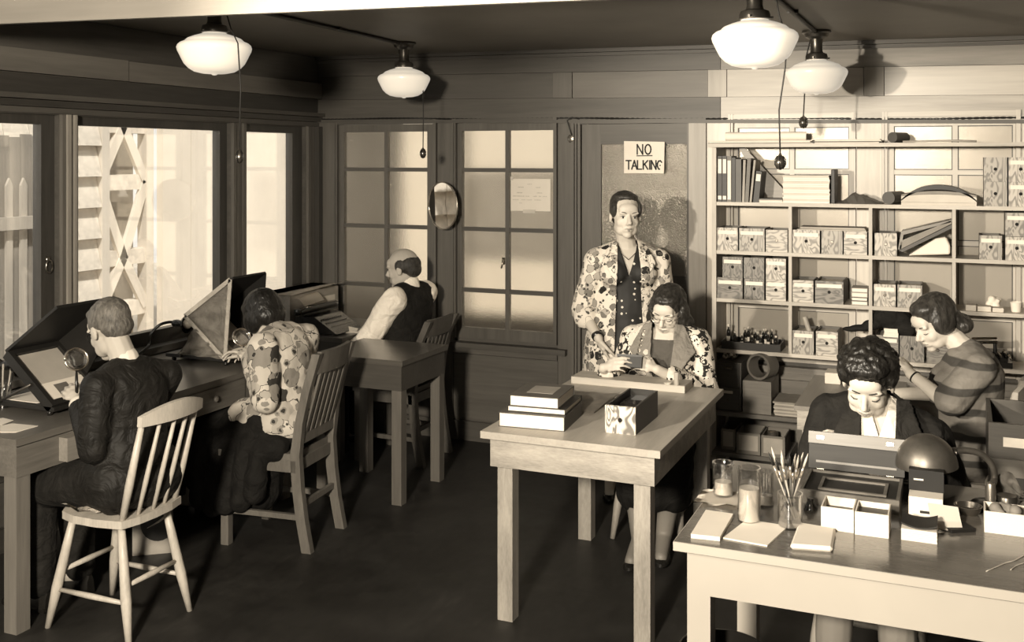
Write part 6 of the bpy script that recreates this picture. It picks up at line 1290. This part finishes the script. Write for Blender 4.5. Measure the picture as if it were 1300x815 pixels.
ball(bm, p2.J['pel'] + V3((0, 0, -.03)), (.17, .18, .11)); p2.garment('skirt', bm, cloth('black_skirt', .010, .3), amp=.008, freq=9, seed=5); p2.shoes(BLK)
magnifier('round magnifying glass held by the woman in the poppy blouse', at_d(307, 428, 5.26), (.7, -.45, .4), p2.J['wrL'] + V3((-.05, .03, .05)), .045)
# ---------------------------------------------------------------- man in shirt sleeves and vest
p3_ = Person('seated balding man in a white shirt and black vest', dict(pel=(-3.16, 5.70, .575), nb=(-3.13, 5.70, 1.05), shL=(-3.13, 5.525, .985), shR=(-3.11, 5.875, .985), elL=(-3.29, 5.475, .735), wrL=(-3.47, 5.56, .64), elR=(-3.29, 5.92, .74), wrR=(-3.47, 5.80, .64),
    knL=(-3.60, 5.60, .51), knR=(-3.60, 5.80, .51), anL=(-3.56, 5.60, .085), anR=(-3.56, 5.80, .085), toL=(-3.74, 5.60, .03), toR=(-3.74, 5.80, .03), hc=at_d(511, 341, 6.46), hf=(-.97, -.10, -.16), hu=(-.12, 0, 1)), SKIN2, True, head_s=1.03, width=1.12)
p3_.body({'L': ((-1, .1, -.05), (0, .9, .4), .5, .4), 'R': ((-1, -.1, -.05), (0, -.9, .4), .5, .4)}); p3_.face('open', .09, False)
p3_.hair([(0, -.048, .018, .080, .070, .062), (0, -.070, -.012, .068, .045, .05), (-.064, -.016, .018, .020, .036, .040), (.064, -.016, .018, .020, .036, .040)], hair_mat('dark_grey_hair', .035, .6), .0055, .0016, 60)
bm = BM(); p3_.torso(bm, .002)
for k in 'LR': p3_.arm(bm, k, .028, 1.9, flare=-.004)
caps(bm, p3_.J['nb'] - p3_.up * .03, .08, p3_.J['nb'].lerp(p3_.P(0, -.03, -.08), .5), .066)
p3_.garment('shirt', bm, cloth('white_shirt', .88, .03, .8), amp=.008, freq=9, seed=7)
bm = BM(); p3_.torso(bm, .024, top=.62); p3_.garment('vest', bm, cloth('black_vest', .014, .3), amp=.004, freq=9, seed=8, cuts=[[((-.05, -.02), (.0, -.30)), ((.0, -.30), (.05, -.02))]], th=.004)
bm = BM()
for k in 'LR': p3_.leg(bm, k, .02, 1.93)
ball(bm, p3_.J['pel'], (.16, .17, .13)); p3_.garment('trousers', bm, cloth('dark_trousers', .018, .3), amp=.006, freq=10, seed=9); p3_.shoes(BLK)
# ---------------------------------------------------------------- standing woman in a flowered coat
F4 = V3((.36, -.93, 0)); S4 = V3((-.93, -.36, 0)); o4 = V3((-1.685, 5.56, 0))
def q4(r, f, z): return o4 + S4 * r + F4 * f + V3((0, 0, z))      # r towards her right hand, f forwards
p4_ = Person('standing woman in a flowered coat over a dotted dark dress', dict(pel=q4(0, 0, .93), nb=q4(0, -.01, 1.365), shL=q4(-.165, 0, 1.275), shR=q4(.165, 0, 1.275), elL=q4(-.225, -.02, 1.0), wrL=q4(-.215, .06, .77), elR=q4(.245, .0, 1.0), wrR=q4(.165, .185, .875),
    knL=q4(-.09, .02, .48), knR=q4(.09, .02, .48), anL=q4(-.09, 0, .085), anR=q4(.09, 0, .085), toL=q4(-.11, .18, .03), toR=q4(.11, .18, .03), hc=at_d(794, 274, 5.70), hf=(.50, -.86, -.05), hu=(.03, 0, 1)), SKIN, head_s=1.04, width=1.06)
p4_.body({'L': ((0, 0, -1), F4, .4, .3), 'R': (-S4 * .35 - F4 * .28 + V3((0, 0, -.85)), F4 + V3((0, 0, .3)), .3, .2)}); p4_.face('open', .07, True)
p4_.hair([(0, -.030, .050, .080, .092, .082), (0, .002, .098, .062, .058, .026), (0, -.075, -.01, .06, .045, .055), (-.066, -.002, .036, .018, .055, .045), (.066, -.002, .036, .018, .055, .045), (0, -.105, .015, .04, .03, .04)], hair_mat('dark_brown_hair', .028, .4), .0055, .002, 36)
bm = BM(); p4_.torso(bm, .010, bust=1); n = 24
loft(bm, [[q4(math.cos(k * math.pi / 12) * a, math.sin(k * math.pi / 12) * b_, z) for k in range(n)] for z, a, b_ in ((.42, .24, .21), (.65, .22, .18), (.85, .195, .155), (1.0, .165, .125))])
VB = Matrix((S4, F4, V3((0, 0, 1)))).transposed()
p4_.garment('dotted_dress', bm, dotted('dotted_black', .012, .6, 30, .19), amp=.003, freq=9, seed=11, cuts=[[((-.068, .06), (.0, -.165)), ((.0, -.165), (.068, .06))]], th=.003, org=q4(0, 0, 1.365), B=VB)
bm = BM(); p4_.torso(bm, .018, bust=1)
for k, u_ in (('L', 1.55), ('R', 1.22)): p4_.arm(bm, k, .024, u_, flare=.010)
loft(bm, [[q4(math.cos(k * math.pi / 12) * a, math.sin(k * math.pi / 12) * b_, z) for k in range(n)] for z, a, b_ in ((.45, .275, .24), (.65, .25, .21), (.85, .23, .18), (1.0, .20, .15), (1.12, .185, .14))])
p4_.garment('flowered_coat', bm, floral('coat_print', .66, (.26, .16, .38), .02, 21, amount=.46), amp=.006, freq=8, seed=12, aniso=(1, 1, .6), cuts=[[((-.055, .06), (-.066, -.20)), ((.066, -.20), (.055, .06))], [((-.066, -.20), (-.058, -1.1)), ((.058, -1.1), (.066, -.20)), ((.2, -.19), (-.2, -.19))]], th=.006, org=q4(0, 0, 1.365), B=VB)
# lapels, cuff, wrist band, necklace
for sg in (-1, 1):
    P = [q4(sg * .056, .06, 1.385), q4(sg * .10, .055, 1.37), q4(sg * .150, .115, 1.27), q4(sg * .115, .145, 1.23), q4(sg * .066, .165, 1.15)]
    bm = BM(); slab(bm, P, F4 * .008); p4_.garment('lapel', bm, floral('coat_print', .66, (.26, .16, .38), .02, 21, amount=.46), vox=.006, amp=.002, freq=12, sm=2)
bm = BM(); e, w_ = p4_.J['elR'], p4_.J['wrR']; tube(bm, [e.lerp(w_, .86), e.lerp(w_, .95)], .0305, 14); put_bm('wrist_band', bm, BLK, p4_.root)
bm = BM(); tube(bm, [q4(-.055, .045, 1.37), q4(-.04, .078, 1.325), q4(0, .10, 1.29), q4(.04, .078, 1.325), q4(.055, .045, 1.37)], .002, 6); put_bm('necklace', bm, PENDM, p4_.root); p4_.shoes(BLK)
# ---------------------------------------------------------------- seated woman in spectacles
F5 = V3((.12, -.99, 0)); S5 = V3((-.99, -.12, 0)); o5 = V3((-1.345, 5.10, 0))
def q5(r, f, z): return o5 + S5 * r + F5 * f + V3((0, 0, z))
wR, wL = at_d(766, 467, 5.0), at_d(834, 469, 4.97)
p5_ = Person('seated woman in spectacles and a flowered jacket holding a small dark box', dict(pel=q5(0, -.01, .56), nb=q5(0, .02, 1.0), shL=q5(-.155, .02, .935), shR=q5(.155, .02, .935), elL=q5(-.205, .09, .70), wrL=wL, elR=q5(.215, .08, .71), wrR=wR,
    knL=q5(-.10, .40, .50), knR=q5(.10, .40, .50), anL=q5(-.04, .36, .09), anR=q5(.06, .44, .09), toL=q5(-.05, .54, .03), toR=q5(.08, .62, .03), hc=at_d(848, 395, 5.18), hf=(-.10, -.93, -.36), hu=(.05, -.35, .94)), SKIN)
p5_.body({'L': ((-.82, -.30, .34), (.2, .6, .8), .6, .5, .9), 'R': ((.82, -.30, .34), (-.2, .6, .8), .6, .5, .9)}); p5_.face('down', .06, True); p5_.spectacles(plain('thin_gold_wire', .5, .3, metal=.8), r=.016)
p5_.hair([(0, -.024, .046, .083, .098, .084), (0, .022, .086, .064, .056, .030), (-.076, -.012, -.02, .026, .05, .07), (.076, -.012, -.02, .026, .05, .07), (-.086, -.03, -.082, .034, .045, .036), (.086, -.03, -.082, .034, .045, .036), (0, -.075, -.04, .075, .045, .085), (-.09, -.02, -.055, .03, .035, .03), (.09, -.02, -.055, .03, .035, .03)], hair_mat('dark_wavy_hair', .022, .4), .0055, .006, 30, (1, 1, 1))
bm = BM(); p5_.torso(bm, .008, bust=1); B5 = Matrix((S5, F5, V3((0, 0, 1)))).transposed()
p5_.garment('grey_top', bm, cloth('grey_knit', .085, .15), amp=.002, cuts=[[((-.065, .05), (-.05, -.045)), ((-.05, -.045), (.05, -.045)), ((.05, -.045), (.065, .05))]], th=.003, org=q5(0, 0, 1.0), B=B5)
JP = floral('jacket_print', .02, (.60, .66, .55), .02, 26, amount=.60); bm = BM(); p5_.torso(bm, .022, bust=1)
for k in 'LR': p5_.arm(bm, k, .026, 1.72)
p5_.garment('flowered_jacket', bm, JP, amp=.005, freq=9, seed=14, cuts=[[((-.075, .05), (-.02, -.34)), ((.02, -.34), (.075, .05))]], th=.005, org=q5(0, 0, 1.0), B=B5)
for sg in (-1, 1): bm = BM(); slab(bm, [q5(sg * .055, .075, 1.035), q5(sg * .10, .055, 1.025), q5(sg * .165, .125, .905), q5(sg * .125, .185, .86), q5(sg * .055, .20, .74), q5(sg * .03, .19, .72), q5(sg * .05, .17, .88)], F5 * .008); p5_.garment('lapel', bm, cloth('grey_lapel', .20, .12), vox=.006, amp=.001, sm=2)
bm = BM()
for k in 'LR': h = p5_.hipL if k == 'L' else p5_.hipR; caps(bm, h, .11, p5_.J['kn' + k], .085); caps(bm, p5_.J['kn' + k], .085, p5_.J['kn' + k].lerp(p5_.J['an' + k], .5) + V3((0, .03, 0)), .10)
caps(bm, q5(0, .2, .5), .1, q5(0, .38, .3), .1); ball(bm, p5_.J['pel'], (.18, .16, .12)); p5_.garment('skirt', bm, cloth('black_skirt', .010, .3), amp=.006, freq=9, seed=15); p5_.shoes(BLK)
mid_ = (wR + wL) / 2; bx = at_d(800, 459, 4.98); t = thing('small_dark_box', 'small dark box held between the hands of the woman in spectacles', 'box', bx)
M_ = Matrix.Translation(bx) @ Matrix.Rotation(R(8), 4, 'Z') @ Matrix.Rotation(R(-18), 4, 'X')
bm = BM(); box(bm, -.058, .058, -.03, .03, -.03, .02, M_); ob('body', bm, BLKM, t, bevel=.004); bm = BM(); box(bm, -.060, .060, -.032, .032, .02, .03, M_); ob('lid', bm, BLK, t, bevel=.004)
# ---------------------------------------------------------------- curly-haired woman behind the work table
F6 = V3((.02, -1, 0)); S6 = V3((-1, -.02, 0)); o6 = V3((-.275, 3.93, 0))
def q6(r, f, z): return o6 + S6 * r + F6 * f + V3((0, 0, z))
p6_ = Person('seated curly-haired woman in a black jacket bent over the paint box', dict(pel=q6(-.02, 0, .56), nb=q6(-.02, .065, .995), shL=q6(-.185, .06, .885), shR=q6(.155, .06, .935), elL=q6(-.265, .10, .68), wrL=at_d(1163, 588, 3.60), elR=q6(.22, .11, .70), wrR=at_d(1046, 585, 3.68),
    knL=q6(-.085, .52, .50), knR=q6(.09, .52, .50), anL=q6(-.10, .50, .09), anR=q6(.11, .50, .09), toL=q6(-.11, .68, .03), toR=q6(.13, .68, .03), hc=at_d(1102, 486, 3.62), hf=(-.06, -.88, -.46), hu=(.02, -.46, .88)), SKIN, head_s=1.03, vox=.0045)
p6_.body({'L': ((-.85, -.05, .42), (0, -.5, 1), .35, .3), 'R': ((.45, -.10, .75), (.6, -.5, .2), .9, .3)}); p6_.face('down', .03, True)
rc = random.Random(21); cur = [(0, -.024, .052, .090, .102, .092), (0, .030, .094, .074, .056, .034), (-.074, -.012, .045, .024, .055, .045), (.074, -.012, .045, .024, .055, .045), (0, -.08, -.01, .075, .045, .07)]
for k in range(120):
    th_ = rc.uniform(.0, 1.45); ph = rc.uniform(0, 6.283); x, y, z = math.sin(th_) * math.cos(ph), math.sin(th_) * math.sin(ph), math.cos(th_)
    if y > .55 and z < .62: continue
    cur.append((x * .088, -.018 + y * .100, .050 + z * .088, .017, .017, .015))
p6_.hair(cur, hair_mat('black_curls', .012, .35), .005, .004, 55, (1, 1, 1), sm=3)
bm = BM(); p6_.torso(bm, .006, bust=1); B6 = Matrix((S6, F6, V3((0, 0, 1)))).transposed()
p6_.garment('white_blouse', bm, cloth('white_blouse', .72, .05), amp=.003, cuts=[[((-.06, .08), (.0, -.10)), ((.0, -.10), (.06, .08))]], th=.003, org=p6_.J['nb'], B=B6)
bm = BM(); p6_.torso(bm, .017, bust=1)
for k in 'LR': p6_.arm(bm, k, .020, 1.85)
p6_.garment('black_jacket', bm, cloth('black_jacket', .012, .3), amp=.006, freq=9, seed=17, cuts=[[((-.085, .08), (-.015, -.36)), ((.015, -.36), (.085, .08))]], th=.005, org=p6_.J['nb'], B=B6)
for sg in (-1, 1): bm = BM(); slab(bm, [p6_.J['nb'] + V3((sg * .055, -.045, .03)), p6_.J['nb'] + V3((sg * .10, -.03, .02)), p6_.J['nb'] + V3((sg * .15, -.105, -.10)), p6_.J['nb'] + V3((sg * .10, -.155, -.16)), p6_.J['nb'] + V3((sg * .025, -.165, -.30)), p6_.J['nb'] + V3((sg * .055, -.155, -.16))], V3((0, -.007, 0))); p6_.garment('lapel', bm, cloth('black_lapel', .016, .3), vox=.006, amp=.001, sm=2)
bm = BM()
for k in 'LR': h = p6_.hipL if k == 'L' else p6_.hipR; caps(bm, h, .11, h.lerp(p6_.J['kn' + k], .93), .078)
caps(bm, q6(0, .2, .50), .09, q6(0, .44, .48), .08); ball(bm, p6_.J['pel'], (.18, .16, .12)); p6_.garment('skirt', bm, cloth('black_skirt', .010, .3), amp=.004, freq=9, seed=18); p6_.shoes(BLK)
# ---------------------------------------------------------------- woman in the striped dress
p7_ = Person('seated woman in a striped dress reaching towards the shelves', dict(pel=(.045, 5.01, .56), nb=(.045, 5.0, 1.005), shL=(.075, 4.86, .945), shR=(.035, 5.15, .935), elL=at_d(1203, 512, 4.42), wrL=at_d(1156, 474, 4.58), elR=(-.10, 5.20, .76), wrR=(-.30, 5.12, .755),
    knL=(-.34, 4.95, .50), knR=(-.34, 5.10, .50), anL=(-.32, 4.95, .09), anR=(-.32, 5.10, .09), toL=(-.49, 4.95, .03), toR=(-.49, 5.10, .03), hc=at_d(1186, 410, 4.66), hf=(-.72, -.52, -.46), hu=(-.30, -.22, .93)), SKIN)
p7_.body({'L': (at_d(1140, 452, 4.68) - at_d(1156, 474, 4.58), (-.3, .8, .4), .4, .3), 'R': ((-1, 0, 0), (0, -1, .3), .5, .4)}); p7_.face('down', .05, True)
p7_.hair([(0, -.024, .046, .083, .098, .084), (0, .018, .088, .066, .056, .032), (-.072, -.006, .012, .022, .055, .055), (.072, -.006, .012, .022, .055, .055), (0, -.085, -.03, .07, .045, .06), (0, -.115, -.055, .07, .04, .035), (-.05, -.10, -.06, .035, .04, .035), (.05, -.10, -.06, .035, .04, .035)], hair_mat('dark_rolled_hair', .03, .4), .0055, .003, 34)
m, nt, N, L, b = _new('striped_dress'); v = _coord(nt); sp = N.new('ShaderNodeSeparateXYZ'); L.new(v, sp.inputs[0]); nz = _noise(nt, v, 5, 2)
ma = N.new('ShaderNodeMath'); ma.operation = 'MULTIPLY_ADD'; ma.inputs[1].default_value = .05; L.new(nz, ma.inputs[0]); L.new(sp.outputs[2], ma.inputs[2]); mm = N.new('ShaderNodeMath'); mm.operation = 'MULTIPLY'; mm.inputs[1].default_value = 9.5; L.new(ma.outputs[0], mm.inputs[0]); fr = N.new('ShaderNodeMath'); fr.operation = 'FRACT'; L.new(mm.outputs[0], fr.inputs[0])
L.new(_ramp(nt, fr.outputs[0], [(0, .17), (.30, .15), (.34, .045), (.60, .045), (.64, .19)], 'LINEAR'), b.inputs['Base Color']); b.inputs['Roughness'].default_value = .8; _bump(nt, b, _noise(nt, v, 12, 3), .4, .03); STR = m
bm = BM(); p7_.torso(bm, .018, bust=1)
for k in 'LR': p7_.arm(bm, k, .022, .88, flare=.008)
for k in 'LR': h = p7_.hipL if k == 'L' else p7_.hipR; caps(bm, h, .12, p7_.J['kn' + k], .09); caps(bm, p7_.J['kn' + k], .09, p7_.J['kn' + k].lerp(p7_.J['an' + k], .5), .10)
ball(bm, p7_.J['pel'], (.17, .18, .13)); caps(bm, (0, 5.0, .52), .12, (-.3, 5.02, .42), .11)
p7_.garment('striped_dress', bm, STR, amp=.006, freq=9, seed=19)
bm = BM(); e, w_ = p7_.J['elL'], p7_.J['wrL']; tube(bm, [e.lerp(w_, .86), e.lerp(w_, .89)], .0285, 14); put_bm('wrist_watch', bm, BLK, p7_.root); p7_.shoes(BLK)
for p_ in (p2, p5_, p6_, p7_): stockings(p_)
